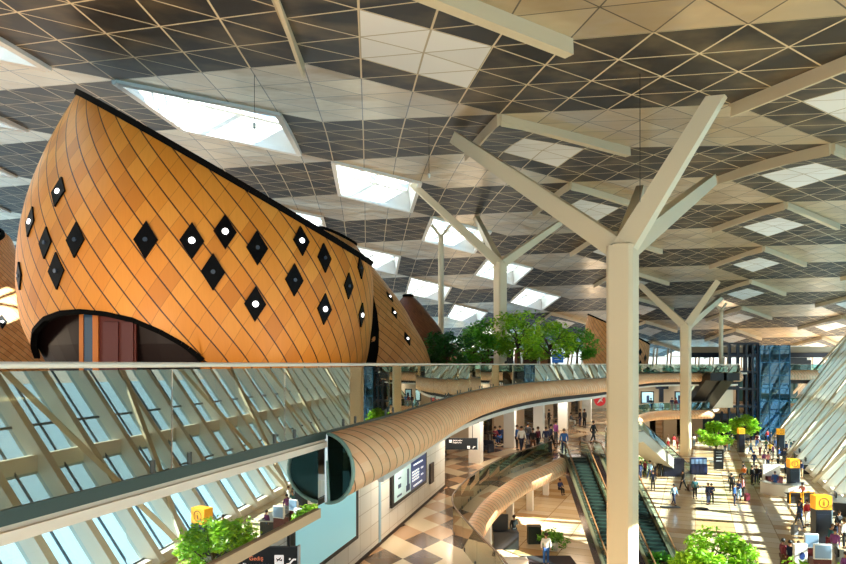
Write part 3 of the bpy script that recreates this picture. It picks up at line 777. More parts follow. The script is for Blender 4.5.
# ------------------------------------------------------------------ leaning glass facade on the right
fd = Vector((.402, .916, 0)); fn = Vector((.916, -.402, 0)); fb = Vector((34.7, 50.8, 0)); lean = .71
def fp(s, z, off=0): return fb+fd*s+fn*(lean*z+off)+Vector((0, 0, z))
def ftop(s):
    z = 14
    for _ in range(12):
        p = fp(s, z); z = .5*z+.5*(EYE+roofh(p.x, p.y)-.1)
    return z
fup = (fn*lean+Vector((0, 0, 1))).normalized(); fin_n = fd.cross(fup).normalized()
if fin_n.x > 0: fin_n = -fin_n
cream = mat('facade_cream', 'ebe4d4', .5); wk = 40; tk = 20
bay = 3.5; s = -60.0; mullm = mat('facade_mullion', '5a6670', .4)
while s < 57:
    zt = ftop(s); g = MB(); a = fp(s, 0); b = fp(s, zt)
    g.beam(a+fin_n*.3, b+fin_n*.3, .5, 1.0, up=fin_n); struct(g.build('trim_%d' % tk, cream)); tk += 1
    if s+bay < 58:
        s0, s1 = s+.2, s+bay-.2; z1 = min(zt, ftop(s+bay))
        g = MB(); g.face((fp(s0, .6), fp(s1, .6), fp(s1, z1), fp(s0, z1))); wo = struct(g.build('window_%d' % wk, GL_WIN)); wk += 1
        g = MB(); sm_ = (s0+s1)/2; g.beam(fp(sm_, .6, -.05), fp(sm_, z1, -.05), .07, .12, up=fin_n)
        z = .6
        while z < z1: g.beam(fp(s0-.1, z, -.05), fp(s1+.1, z, -.05), .14, .08, up=fin_n); z += 3.9
        g.build('window_frame', mullm, wo)
    s += bay
# sill, broad rails and inner bracing
g = MB(); g.beam(fp(-62, .3), fp(58, .3), .7, .6); struct(g.build('trim_%d' % tk, cream)); tk += 1
for z in (6.5, 13):
    g = MB(); s = -62
    while s < 57:
        if z < ftop(s)-.5: g.beam(fp(s, z, -.1), fp(s+3, z, -.1), .3, 1.0, up=Vector((0, 0, 1)))
        s += 3
    struct(g.build('trim_%d' % tk, cream)); tk += 1
tan = mat('bracing_tan', 'd6c7ab', .5); s = -62
while s < 50:
    for (u, v) in (((s, .3), (s+9, ftop(s+9)-.3)), ((s+18, .3), (s+9, ftop(s+9)-.3))):
        g = MB(); g.beam(fp(u[0], u[1], -1.0), fp(v[0], v[1], -1.0), .3, .3); struct(g.build('trim_%d' % tk, tan)); tk += 1
    s += 18
# rounded eave at the far end of the facade
g = MB(); pts = []
for s in range(-10, 62, 4):
    z = ftop(s); pts.append(fp(s, z, -1.0)-Vector((0, 0, .1)))
g.tube(pts, 1.5, 14); struct(g.build('trim_%d' % tk, WHITE, smooth=True)); tk += 1

# ------------------------------------------------------------------ far end of the hall
endw = mat('end_wall', 'b9a68c', .6)
g = MB(); g.box(44, 66, 105, 105.4, 0, L1-.3); struct(g.build('wall_far', mat('dusky_glass_wall', '53606e', .25)))
g = MB(); g.box(44, 70, 105, 105.4, L1, L2-.3); struct(g.build('wall_far', endw))
for k, (x0, x1, z0, z1) in enumerate([(53, 56, L1+.2, 9.6), (59.2, 62, L1+.2, 9.8), (62.2, 63.4, L1+.2, 9.8)]):
    g = MB(); g.box(x0, x1, 104.9, 105, z0, z1); struct(g.build('window_%d' % (200+k), mat('dark_green_pane', '24403c', .15)))
for z, x0, x1, lab in [(L2-.55, 55.5, 66, 'short oak-clad upper edge at the far end of the hall'), (L1-.6, 55.5, 63, 'short oak-clad middle edge at the far end of the hall')]:
    g, _ = sweep([Vector((x0, 99.5)), Vector((60, 99.3)), Vector((x1, 99.6))], z, .8); o = g.build('edge_cladding', [WOODT, SOFF], smooth=True); tag(o, lab, 'balcony cladding')
    g = MB(); g.box(55, 66, 99.8, 100.2, z-1.4, z-.5); struct(g.build('trim_%d' % tk, DARKB)); tk += 1
    balustrade([Vector((x0, 99.6)), Vector((x1, 99.6))], z+.6, 1.1, 3.5, 'glass balustrade above the '+lab.replace('short ', ''), RAILW, GL_FAR, False)
g, _ = sweep([Vector((44.5, 99)), Vector((48, 98.6)), Vector((51.5, 98.9))], L1-.6, .75); o = g.build('edge_cladding', [WOODT, SOFF], smooth=True); tag(o, 'short oak-clad middle edge left of the glass lift', 'balcony cladding')
g = MB(); g.box(44, 76, 104, 104.6, EYE+1.1, EYE+1.9); struct(g.build('trim_%d' % tk, NAVY)); tk += 1
g = MB(); g.box(44, 76, 104.2, 104.5, EYE+1.9, EYE+2.9); struct(g.build('trim_%d' % tk, endw)); tk += 1
# upper end wall with dark units and window band
g = MB(); g.box(60, 70, 112, 112.5, L2, L2+4.5); struct(g.build('wall_far', WHITE))
o = empty('kiosk_row', (62, 108, L2), 0, 'long dark kiosk with green plant on the far upper deck', 'kiosk')
g = MB(); g.box(-2.5, 5, -1, 1, 0, 1.9); g.box(-1, 4.2, -1.1, 1, 1.9, 2.3); g.build('cabinet', BLACK, o)
# back facade of leaning windows
g = MB(); g.box(-75, 80, 133, 133.4, 0, L2+.4); struct(g.build('wall_far', endw))
for k in range(46):
    x0 = -50+k*3.0
    g = MB(); A = [Vector((x0, 130.5, L2+.2)), Vector((x0+2.3, 130.5, L2+.2)), Vector((x0+3.6, 132.8, L2+5.5)), Vector((x0+1.3, 132.8, L2+5.5))]
    g.face(A); o = struct(g.build('window_%d' % (220+k), GL_WIN))
    g = MB()
    for i in range(4): g.beam(A[i], A[(i+1) % 4], .3, .3)
    g.beam(A[0].lerp(A[3], .5), A[1].lerp(A[2], .5), .15, .15); g.build('window_frame', cream, o)
# brown shops at the back of the upper deck
for k in range(9):
    x0 = -30+k*5.6; g = MB(); g.box(x0, x0+5.4, 100, 100.3, L2, L2+3.1+(k % 3)*.25); struct(g.build('wall_upper', [mat('brown_cladding', '6b4226', .5), shop, mat('umber_cladding', '8a5a34', .5)][k % 3]))
# glass lift
o = empty('glass_lift', (51.5, 97, 0), 0, 'tall glass lift tower with dark steel frame at the far end', 'lift')
hh = EYE+3.2
for x in (-4.2, -2.9, -1.6, -.6, .2):
    for y in (-1.2, 1.2):
        g = MB(); g.box(x-.16, x+.16, y-.16, y+.16, 0, hh); g.build('post', NAVY, o)
for z in (2.6, L1-.2, 7.8, L2-.2, 13, hh-.2):
    g = MB(); g.box(-4.3, .3, -1.35, 1.35, z, z+.3); g.build('floor_frame', NAVY, o)
g = MB(); g.box(.4, 5.0, -1.5, 1.5, 0, hh-.3); g.build('glass_shaft', GL_LIFT, o)
g = MB()
for z in range(0, 15, 2): g.box(.35, 5.05, -1.55, 1.55, z, z+.12)
for x in (.4, 1.9, 3.4, 5): g.box(x-.06, x+.06, -1.58, -1.48, 0, hh-.3)
for z in (1, 5, 9): g.beam((.6, -1.4, z), (4.8, -1.4, z+4), .12, .12)
g.build('shaft_frame', mat('lift_blue_steel', '3f6f8c', .3, .5), o)
g = MB(); g.box(-3.9, -.9, -1, 1, .1, 2.5); g.build('cabin', mat('lift_cabin', '27414f', .2), o)


# ------------------------------------------------------------------ trees
leafm = {}
def leaf_mat(name, a, b):
    g = N(name, .5); gi = g.n('ShaderNodeNewGeometry'); c = g.mix(gi.outputs['Random Per Island'], a, b); g.base(c)
    g.b.inputs['Transmission Weight'].default_value = 0
    tr = g.n('ShaderNodeBsdfTranslucent'); g.l(c, tr.inputs[0]); mx = g.n('ShaderNodeMixShader'); mx.inputs[0].default_value = .3
    g.l(g.b.outputs[0], mx.inputs[1]); g.l(tr.outputs[0], mx.inputs[2]); g.l(mx.outputs[0], g.t.nodes['Material Output'].inputs[0])
    return g.m
LG = leaf_mat('bright_leaf', '6aa81c', 'b8e03c'); LD = leaf_mat('deep_leaf', '468c24', '7cc43c'); LDD = leaf_mat('dark_leaf', '1f4f24', '3c8032')
BARK = mat('bark', '5a4632', .8)
def tree(x, y, z, h, r, lm, label, nl=1800, ls=.22, seed=1, pot=True, sq=.8, group=None):
    R = random.Random(seed); o = empty('indoor_tree', (x, y, z), 0, label, 'tree', group)
    cz = h-r*sq; g = MB(); b0 = .5 if pot else 0
    top = Vector((R.uniform(-.1, .1), R.uniform(-.1, .1), cz-.1*r)); g.tube([(0, 0, b0), (R.uniform(-.05, .05), 0, h*.3), tuple(top)], [.05*r+.04, .045*r+.03, .03], 7)
    for k in range(9):
        t = R.uniform(0, 6.28); e = R.uniform(.1, 1.1); tip_ = Vector((r*.8*math.cos(t)*math.cos(e), r*.8*math.sin(t)*math.cos(e), cz+r*sq*.8*math.sin(e)*R.uniform(-.3, 1)))
        st = Vector((0, 0, h*.32)).lerp(top, R.uniform(.2, .95)); g.tube([st, st.lerp(tip_, .5)+Vector((0, 0, .1*r)), tip_], [.03*r+.01, .02*r, .008], 5)
    g.build('trunk', BARK, o, True)
    cl = []
    for k in range(26):
        t = R.uniform(0, 6.28); u = R.uniform(-.85, 1); q = math.sqrt(1-u*u)*R.uniform(.5, .86) ; cl.append((Vector((r*q*math.cos(t), r*q*math.sin(t), cz+r*sq*.72*u)), r*R.uniform(.24, .42)))
    g = MB()
    for k in range(nl):
        c, cr = cl[R.randrange(len(cl))]; d = Vector((R.gauss(0, 1), R.gauss(0, 1), R.gauss(0, 1))).normalized()*cr*R.uniform(.5, 1.1)
        p = c+Vector((d.x, d.y, d.z*.7)); u = Vector((R.gauss(0, 1), R.gauss(0, 1), R.gauss(0, .5))).normalized(); v = u.cross(Vector((R.gauss(0, .6), R.gauss(0, .6), 1))).normalized()
        s = ls*R.uniform(.6, 1.25); g.face((p-u*s, p+v*s*.42-u*s*.1, p+u*s, p-v*s*.42-u*s*.1))
    g.build('foliage', lm, o)
    if pot:
        g = MB(); g.lathe([(r*.3, 0), (r*.36, .5), (r*.33, .52), (r*.3, .44)], 16); g.build('planter', WHITE, o, True)
    return o
for px, py, z, Y, h, r, lm, lab, nl, ls, sd in [
    (447, 0, L2, 41, 3.5, 1.9, LDD, 'very dark bushy tree nearest the wooden pods on the upper deck', 2600, .17, 1),
    (474, 0, L2, 46, 4.0, 1.9, LD, 'medium green tree second from the pods on the upper deck', 2200, .17, 2),
    (488, 0, L2, 52, 5.2, 2.2, LD, 'tall deck tree directly left of the upper branching column', 2200, .18, 3),
    (519, 0, L2, 46, 5.3, 2.5, LG, 'brightest broad deck tree just right of the upper branching column', 3000, .18, 4),
    (549, 0, L2, 49, 4.7, 2.2, LG, 'bright green deck tree above the blue sign', 2300, .18, 5),
    (577, 0, L2, 57, 4.6, 2.1, LD, 'deck tree at the end of the row before the big column', 2300, .17, 6)]:
    tree((px-HX)/F*Y, Y, z, h, r, lm, lab, nl, ls, sd)
p = on(716, 466, 0); tree(p.x, p.y, 0, 5.2, 2.1, LG, 'round bright green tree standing behind the dark totem in the hall', 3000, .22, 11, sq=.75)
p = on(743, 450, 0); tree(p.x, p.y, 0, 4.9, 2.0, LG, 'small bright green tree farthest back in the hall', 2000, .24, 12, sq=.75)
tree(13.0, 28.0, 0, 4.5, 1.95, LG, 'leafy bright green tree at the bottom of the hall view in front', 6500, .13, 13, sq=.7)
tree(14.6, 22.1, 0, 4.6, 2.0, LG, 'leafy green tree nearest the camera, seen mirrored in the hanging glass', 3500, .15, 15, sq=.7)
tree(27, 97, 0, 5, 2, LG, 'green tree under the gallery edge near the far escalators', 900, .24, 14)
for px, py, r, lab in [(660, 575, .9, 'low green planting beside the foot of the right escalator'), (553, 550, .9, 'dark low shrub beside the foot of the left escalator'), (645, 470, 1.1, 'low dark shrub in the shade below the oak gallery end')]:
    q = on(px, py, 0); tree(q.x, q.y, 0, r*1.5, r, LD, lab, 900, .12, int(px), pot=True)
for px, Y in [(462, 40), (505, 44)]:
    pass

# ------------------------------------------------------------------ people
def skin_mesh(name, verts, edges, root=0, sub=1):
    me = bpy.data.meshes.new(name); me.from_pydata([v[:3] for v in verts], edges, [])
    ob = bpy.data.objects.new(name, me); C.objects.link(ob)
    m = ob.modifiers.new('s', 'SKIN'); m.use_smooth_shade = True
    ob.modifiers.new('u', 'SUBSURF').levels = sub
    sv = me.skin_vertices[0].data
    for i, v in enumerate(verts):
        r = v[3]; r2 = v[4] if len(v) > 4 else r; sv[i].radius = (r, r2); sv[i].use_root = (i == root)
    dg = bpy.context.evaluated_depsgraph_get(); dg.update()
    out = bpy.data.meshes.new_from_object(ob.evaluated_get(dg)); out.name = name
    bpy.data.objects.remove(ob); bpy.data.meshes.remove(me)
    return out
def pose_meshes(kind):
    st = {'stand': 0, 'walk': 1, 'sit': 2, 'hold': 3, 'lean': 4}[kind]
    hip = .93; la = Vector((-.10, 0, 0)); lean_ = 0
    if st == 2: hip = .5
    def leg(s, f):
        if st == 2: return [(s*.09, 0, hip, .085), (s*.11, -.42, .5, .07), (s*.11, -.44, .08, .045), (s*.12, -.58, .04, .04)]
        k = {0: .02, 1: .26, 3: .05, 4: .12}[st]*f
        return [(s*.09, 0, hip-.03, .09), (s*.11, -k*.6, .5, .062), (s*.12, -k+(.08 if f < 0 and st == 1 else 0), .09, .04), (s*.13, -k-.14, .04, .038)]
    lf = .22 if st == 4 else 0
    sp = [(0, 0, hip, .125, .1), (0, -lf*.5, hip+.25, .12, .095), (0, -lf, hip+.48, .15, .1), (0, -lf*1.1, hip+.58, .055)]
    hd = [(0, -lf*1.2-.02, hip+.66, .07), (0, -lf*1.2-.02, hip+.77, .085, .095), (0, -lf*1.2-.01, hip+.84, .05)]
    def arm(s, f):
        sh = (s*.19, -lf, hip+.52, .055)
        if st == 3 and s > 0: return [sh, (s*.25, -.02, hip+.25, .042), (s*.14, -.26, hip+.28, .03), (s*.08, -.33, hip+.32, .035)]
        if st in (2, 4): return [sh, (s*.25, -.08-lf, hip+.27, .042), (s*.2, -.3-lf, hip+.18, .03), (s*.18, -.38-lf, hip+.17, .034)]
        k = (.16 if st == 1 else .03)*f
        return [sh, (s*.25, k*.5+.02, hip+.24, .042), (s*.25, k*1.2-.03, hip+.0, .03), (s*.24, k*1.4-.05, hip-.09, .034)]
    V = list(sp)+hd; Ed = [(0, 1), (1, 2), (2, 3), (3, 4), (4, 5), (5, 6)]
    LA = []; AA = []
    for s, f in ((-1, 1), (1, -1)):
        k = len(V); V += leg(s, f); Ed += [(0, k), (k, k+1), (k+1, k+2), (k+2, k+3)]
        k = len(V); V += arm(s, f); Ed += [(2, k), (k, k+1), (k+1, k+2), (k+2, k+3)]
    M = {'body': skin_mesh('person_body', V, Ed)}
    g = 1.22
    J = [tuple(v[:3])+tuple(r*g for r in v[3:]) for v in sp[:3]]; J[0] = (0, 0, hip-.04, .155, .13); JE = [(0, 1), (1, 2)]
    J.append((0, -lf*1.05, hip+.54, .085)); JE.append((2, 3))
    for s, f in ((-1, 1), (1, -1)):
        k = len(J); a = arm(s, f); J += [tuple(v[:3])+(v[3]*1.3,) for v in a[:3]]; JE += [(2, k), (k, k+1), (k+1, k+2)]
    M['jacket'] = skin_mesh('person_jacket', J, JE)
    Tt = [(0, 0, hip, .14, .115)]; TE = []
    for s, f in ((-1, 1), (1, -1)):
        k = len(Tt); a = leg(s, f); Tt += [tuple(v[:3])+(v[3]*1.2+.004,) for v in a[:3]]; TE += [(0, k), (k, k+1), (k+1, k+2)]
    M['trousers'] = skin_mesh('person_trousers', Tt, TE)
    Sh = MB()
    for s, f in ((-1, 1), (1, -1)):
        a = leg(s, f); p = Vector(a[2][:3]); q = Vector(a[3][:3]); Sh.tube([p-Vector((0, -.05, .05)), p.lerp(q, .5)-Vector((0, 0, .02)), q+Vector((0, -.03, -.005))], [.045, .05, .035], 8)
    me = Sh.build('shoes', BLACK, None, True); M['shoes'] = me.data; bpy.data.objects.remove(me)
    Hh = MB(); c = Vector((0, hd[1][1]+.015, hip+.79)); rings = []
    Hh.lathe([(.104, -.06), (.112, 0), (.1, .055), (.066, .1), (.02, .118)], 12, c); me = Hh.build('hair', BLACK, None, True); M['hair'] = me.data; bpy.data.objects.remove(me)
    M['nose'] = Vector((0, hd[1][1], hip+.75))
    Fc = MB(); n = M['nose']
    Fc.tube([n+Vector((0, -.088, .03)), n+Vector((0, -.118, -.012)), n+Vector((0, -.09, -.02))], [.01, .016, .008], 6)
    for s in (-1, 1):
        Fc.lathe([(.012, -.02), (.018, 0), (.012, .03)], 6, n+Vector((s*.092, 0, 0)))
    me = Fc.build('face', BLACK, None, True); M['face'] = me.data; bpy.data.objects.remove(me)
    Ey = MB()
    for s in (-1, 1): Ey.lathe([(.004, -.008), (.011, 0), (.004, .008)], 6, n+Vector((s*.034, -.086, .022)))
    Ey.box(-.025, .025, -.098, -.085, -.05+n.z, -.042+n.z, Matrix.Translation((0, n.y, 0)))
    me = Ey.build('eyes', BLACK, None, True); M['eyes'] = me.data; bpy.data.objects.remove(me)
    return M
POSE = {k: pose_meshes(k) for k in ('stand', 'walk', 'sit', 'hold', 'lean')}
for P in POSE.values():
    for k, m in P.items():
        if k != 'nose' and not m.materials: m.materials.append(BLACK)
SKIN = mat('skin', 'c99572', .5)
COL = {'black': '14151a', 'navy': '1d2a4a', 'dark blue': '1f2f5c', 'blue': '2f62a8', 'light blue': '8db4d4', 'grey': '7c8088', 'dark grey': '3c3f45', 'white': 'ecebe6', 'red': 'b5232a', 'maroon': '6a1c2c',
       'pink': 'd98a8c', 'purple': '7d3b7a', 'teal': '2a5f66', 'orange': 'd8702c', 'beige': 'cdb48c', 'brown': '5c3b28', 'green': '2e5e3a', 'yellow': 'e2b93a'}
def person(x, y, z, top, bot, pose, rz, label, hair='2a1a12', h=1.0, group=None):
    P = POSE[pose]; o = bpy.data.objects.new('person', P['body']); C.objects.link(o); o.location = (x, y, z); o.rotation_euler.z = rz; o.scale = (h,)*3
    tag(o, label, 'person', group)
    o.material_slots[0].link = 'OBJECT'; o.material_slots[0].material = SKIN
    for k, m in (('jacket', mat('cloth_'+top.replace(' ', '_'), COL[top], .8)), ('trousers', mat('cloth_'+bot.replace(' ', '_'), COL[bot], .8)), ('shoes', BLACK), ('hair', mat('hair_'+hair, hair, .6)), ('face', SKIN), ('eyes', BLACK)):
        c = bpy.data.objects.new(k, P[k]); C.objects.link(c); c.parent = o; c.material_slots[0].link = 'OBJECT'; c.material_slots[0].material = m
    return o
# (foot x, foot y on the picture, level, top, trousers, pose, turn, label)
PEOPLE = [
 (636, 505, 0, 'maroon', 'black', 'walk', 1.2, 'person in maroon top walking just right of the big column'),
 (653, 490.5, 0, 'navy', 'dark grey', 'stand', 3.0, 'person in navy standing alone between big column and walking figure'),
 (683, 490, 0, 'black', 'black', 'walk', -1.4, 'person in black striding across the open floor'),
 (674, 505, 0, 'light blue', 'navy', 'walk', .4, 'person in light blue top walking on the sunny floor'),
 (695, 499, 0, 'teal', 'black', 'stand', 0, 'person in teal jacket standing near the floor pole'),
 (708, 504.5, 0, 'navy', 'navy', 'stand', .5, 'navy dressed person, outer one of the pair beside the floor pole'),
 (711.5, 504, 0, 'dark blue', 'black', 'hold', -.6, 'dark blue dressed person with raised arm beside the navy dressed one'),
 (731.5, 493, 0, 'dark grey', 'black', 'stand', 2.6, 'person in dark grey standing behind the blue jacket pair'),
 (734.5, 505.5, 0, 'blue', 'navy', 'stand', 1.0, 'person in blue jacket nearest in the small group mid floor'),
 (739, 500, 0, 'dark blue', 'light blue', 'hold', -1.2, 'person in dark blue with light blue trousers in the mid floor group'),
 (743, 497, 0, 'pink', 'black', 'stand', -2.0, 'person in pink top at the edge of the mid floor group'),
 (634, 479, 0, 'purple', 'black', 'stand', 0, 'person in purple top in shade under the oak gallery end'),
 (640, 480, 0, 'dark blue', 'navy', 'stand', .4, 'person in dark blue in the shaded group under the ramped escalator'),
 (645, 477, 0, 'maroon', 'black', 'hold', 2, 'person in maroon in the shaded group under the ramped escalator'),
 (650, 479, 0, 'light blue', 'dark blue', 'walk', -1, 'person in light blue in the shaded group under the ramped escalator'),
 (655, 476, 0, 'white', 'navy', 'stand', 1, 'person in white in the shaded group under the ramped escalator'),
 (660, 477, 0, 'black', 'dark grey', 'stand', 2.6, 'person in black at the end of the shaded group'),
 (672.5, 474, 0, 'blue', 'black', 'hold', .8, 'person in blue beside the dark box at the escalator foot'),
 (674, 447, 0, 'red', 'white', 'stand', 0, 'person in red with white trousers below the far gallery'),
 (677.5, 449, 0, 'pink', 'red', 'stand', 1, 'person in pink with red trousers below the far gallery'),
 (668, 448, 0, 'white', 'red', 'walk', 1, 'person in white with red trousers below the far gallery'),
 (682, 452, 0, 'green', 'black', 'stand', 2, 'person in green left of the smaller branching column'),
 (694, 447, 0, 'white', 'light blue', 'stand', 0, 'person in white with light blue trousers right of the smaller column'),
 (698.5, 444, 0, 'grey', 'white', 'stand', .6, 'person in grey with white trousers behind the round hall tree'),
 (702, 442, 0, 'black', 'white', 'walk', -.6, 'person in black with white trousers behind the round hall tree'),
 (708, 448, 0, 'blue', 'blue', 'sit', 2, 'person all in blue seated left of the round hall tree'),
 (729, 451, 0, 'navy', 'light blue', 'walk', .3, 'person in navy with light blue trousers right of the round hall tree'),
 (725, 453, 0, 'red', 'dark grey', 'stand', 0, 'person in red with dark grey trousers right of the round hall tree'),
 (732, 447, 0, 'dark blue', 'black', 'stand', 1, 'person in dark blue between the two hall trees'),
 (754, 467, 0, 'dark blue', 'dark blue', 'walk', .2, 'person all in dark blue walking in front of the farther tree'),
 (752, 485, 0, 'black', 'black', 'stand', .6, 'first person in black of the trio by the round desk, nearest the mid floor'),
 (756.5, 484, 0, 'black', 'navy', 'stand', -.4, 'person in black with navy trousers in the trio by the round desk'),
 (761, 484.5, 0, 'navy', 'black', 'hold', -1, 'person in navy closest to the round desk in the trio'),
 (764, 467, 0, 'purple', 'white', 'stand', .4, 'person in purple with white trousers behind the round desk'),
 (768, 468, 0, 'pink', 'navy', 'stand', 0, 'person in pink with navy trousers behind the round desk'),
 (775, 491, 0, 'blue', 'blue', 'stand', 2.8, 'person all in blue leaning toward the round desk'),
 (743, 474, 0, 'grey', 'dark grey', 'sit', 1.2, 'person in grey seated on luggage mid floor'),
 (744, 479, 0, 'orange', 'black', 'sit', -1.2, 'person in orange crouched beside the seated grey figure'),
 (751, 454, 0, 'light blue', 'blue', 'walk', 1, 'person in light blue with blue trousers near the farther tree'),
 (756, 439, 0, 'black', 'blue', 'stand', 0, 'person in black with blue trousers at the glass lift'),
 (757.5, 446, 0, 'white', 'black', 'stand', 0, 'person in white with black trousers at the glass lift'),
 (764, 440, 0, 'navy', 'blue', 'walk', 1.4, 'person in navy with blue trousers right of the glass lift'),
 (767.5, 442, 0, 'red', 'blue', 'stand', .2, 'person in red with blue trousers right of the glass lift'),
 (771, 444, 0, 'dark blue', 'grey', 'stand', 1.2, 'person in dark blue with grey trousers near the farthest yellow sign'),
 (775, 447, 0, 'grey', 'blue', 'stand', -1, 'person in grey with blue trousers near the farthest yellow sign'),
 (779, 451, 0, 'pink', 'blue', 'stand', 2, 'person in pink with blue trousers near the farthest yellow sign'),
 (783, 449, 0, 'black', 'maroon', 'stand', 2, 'person in black with maroon trousers near the farthest yellow sign'),
 (786, 455, 0, 'dark blue', 'brown', 'hold', 2, 'person in dark blue with brown trousers in the facade queue'),
 (790, 453, 0, 'teal', 'blue', 'stand', 2, 'person in teal with blue trousers in the facade queue'),
 (794, 455, 0, 'brown', 'black', 'stand', 2, 'person in brown with black trousers by the leaning facade'),
 (784, 464, 0, 'navy', 'dark grey', 'stand', 2, 'person in navy with dark grey trousers left of the middle yellow sign'),
 (779, 462, 0, 'blue', 'dark grey', 'hold', 1, 'person in blue with dark grey trousers behind the round desk'),
 (773, 459, 0, 'purple', 'navy', 'stand', 1, 'person in purple with navy trousers farther behind the round desk'),
 (803.5, 503, 0, 'pink', 'beige', 'lean', -.9, 'person in pink top and beige trousers leaning at the yellow framed table'),
 (830.5, 524, 0, 'black', 'dark grey', 'stand', .5, 'person in black standing right of the nearest yellow sign'),
 (839, 538, 0, 'black', 'brown', 'hold', .3, 'person in black with brown trousers by the barrier post'),
 (800, 521, 0, 'navy', 'blue', 'stand', 1.8, 'person in navy left of the nearest yellow sign pillar'),
 (807, 525, 0, 'red', 'white', 'stand', .4, 'person in red left of the nearest yellow sign pillar'),
 (799, 527, 0, 'dark blue', 'dark grey', 'walk', 1.1, 'person in dark blue pulling a pale suitcase'),
 (783, 572, 0, 'maroon', 'brown', 'stand', 1.6, 'person in maroon at the near end of the desk queue'),
 (790, 573, 0, 'navy', 'maroon', 'stand', 2.2, 'person in navy with maroon trousers in the near desk queue'),
 (799, 572, 0, 'dark blue', 'navy', 'stand', -1.6, 'person in dark blue closest to the tall screens in the near queue'),
 (829, 553, 0, 'teal', 'maroon', 'lean', 1.8, 'person in teal leaning behind the near desk'),
 (835, 560, 0, 'purple', 'grey', 'stand', 2, 'person in purple with grey trousers behind the near desk'),
 (827, 536, 0, 'light blue', 'black', 'stand', 1, 'person in light blue behind the near yellow sign pillar'),
 (521.5, 452, 1, 'white', 'navy', 'walk', .2, 'person in white shirt among travellers on the tiled middle floor'),
 (517, 450, 1, 'blue', 'black', 'stand', 1.2, 'person in blue beside the white shirted traveller on the middle floor'),
 (533, 453, 1, 'black', 'brown', 'walk', -.4, 'person in black with brown trousers on the middle floor'),
 (538, 451, 1, 'maroon', 'black', 'stand', .7, 'person in maroon on the middle floor'),
 (546, 450, 1, 'dark blue', 'grey', 'stand', 0, 'person in dark blue with grey trousers on the middle floor'),
 (551, 448, 1, 'navy', 'black', 'walk', 1.7, 'person in navy on the middle floor left of the escalator top'),
 (564, 455, 1, 'blue', 'dark blue', 'stand', 3.1, 'person in bright blue stepping on to the left escalator'),
 (543, 427, 1, 'navy', 'navy', 'stand', .3, 'person all in navy standing at the back of the middle floor'),
 (549, 427, 1, 'black', 'black', 'hold', 1, 'person all in black standing at the back of the middle floor'),
 (571, 425, 1, 'grey', 'white', 'sit', 1.2, 'person in grey seated at the cafe stools on the middle floor'),
 (580, 427, 1, 'black', 'navy', 'stand', 1, 'one of two dark figures chatting before the far white pillar, in black'),
 (584.5, 427, 1, 'dark grey', 'black', 'stand', -1, 'one of two dark figures chatting before the far white pillar, in dark grey'),
 (593.5, 443, 1, 'black', 'dark grey', 'walk', .8, 'person in black walking above the right escalator beside the big column'),
 (495, 444, 1, 'maroon', 'navy', 'sit', .6, 'person in maroon seated by the second white pillar'),
 (500, 443, 1, 'dark blue', 'blue', 'sit', -.6, 'person in dark blue seated by the second white pillar'),
 (546, 565, 0, 'white', 'blue', 'stand', 0, 'person in white patterned top seen down through the oval opening'),
 (514, 543, 0, 'black', 'black', 'hold', .4, 'person in black at the counter seen down through the oval opening'),
 (560, 494, 0, 'dark blue', 'black', 'sit', .4, 'person in dark blue seated below the escalators on the lower floor'),
 (651, 411, 1, 'black', 'blue', 'stand', 0, 'person in black with blue trousers under the framed display of the far gallery'),
 (672, 410, 1, 'navy', 'grey', 'stand', 0, 'person in navy with grey trousers on the far middle gallery'),
 (676, 410, 1, 'maroon', 'grey', 'stand', .3, 'person in maroon with grey trousers on the far middle gallery'),
 (680, 410, 1, 'blue', 'grey', 'hold', .3, 'person in blue with grey trousers on the far middle gallery'),
 (772, 476, 0, 'white', 'navy', 'stand', 1, 'person in white with navy trousers behind the white booth panel'),
 (778, 473, 0, 'black', 'grey', 'stand', 1.4, 'person in black with grey trousers left of the middle yellow pillar'),
 (786, 478, 0, 'blue', 'black', 'hold', 1.4, 'person in blue with black trousers behind the curved desk'),
 (801, 478, 0, 'dark blue', 'beige', 'stand', 1.9, 'person in dark blue with beige trousers right of the middle yellow pillar'),
 (766, 452, 0, 'green', 'navy', 'walk', .5, 'person in green with navy trousers in the distant crowd'),
 (760, 455, 0, 'white', 'maroon', 'stand', .5, 'person in white with maroon trousers in the distant crowd'),
 (770, 456, 0, 'yellow', 'black', 'stand', 2.5, 'person in yellow with black trousers in the distant crowd'),
 (757, 447, 0, 'maroon', 'blue', 'walk', 2.5, 'person in maroon with blue trousers in the distant crowd'),
 (748, 444, 0, 'grey', 'navy', 'stand', 2.5, 'person in grey with navy trousers beside the farther tree'),
 (717, 444, 0, 'navy', 'dark grey', 'stand', 2.5, 'person in navy with dark grey trousers behind the round hall tree'),
 (687, 445, 0, 'dark blue', 'white', 'stand', .5, 'person in dark blue with white trousers beside the smaller branching column'),
 (816, 532, 0, 'dark grey', 'navy', 'stand', 1.5, 'person in dark grey with navy trousers just left of the nearest yellow pillar base'),
 (844, 548, 0, 'white', 'black', 'stand', .6, 'person in white with black trousers at the picture edge behind the counters'),
 (836, 548, 0, 'navy', 'beige', 'stand', .9, 'person in navy with beige trousers behind the near terminals'),
 (528, 446, 1, 'dark grey', 'navy', 'stand', 2.5, 'person in dark grey with navy trousers behind the white shirted traveller'),
 (556, 444, 1, 'purple', 'dark grey', 'stand', 2.0, 'person in purple with dark grey trousers near the escalator top'),
]
rh = random.Random(5)
for (px, py, lv, top, bot, pose, rz, lab) in PEOPLE:
    p = on(px, py, [0, L1][lv])
    if py < 415: p.y = min(p.y, 86.5); p = Vector(((px-HX)/F*p.y, p.y, L1))
    person(p.x, p.y, [0, L1][lv], top, bot, pose, rz, lab, rh.choice(['2a1a12', '17110e', '3b2a1c', '5a4028']), rh.uniform(.96, 1.05))
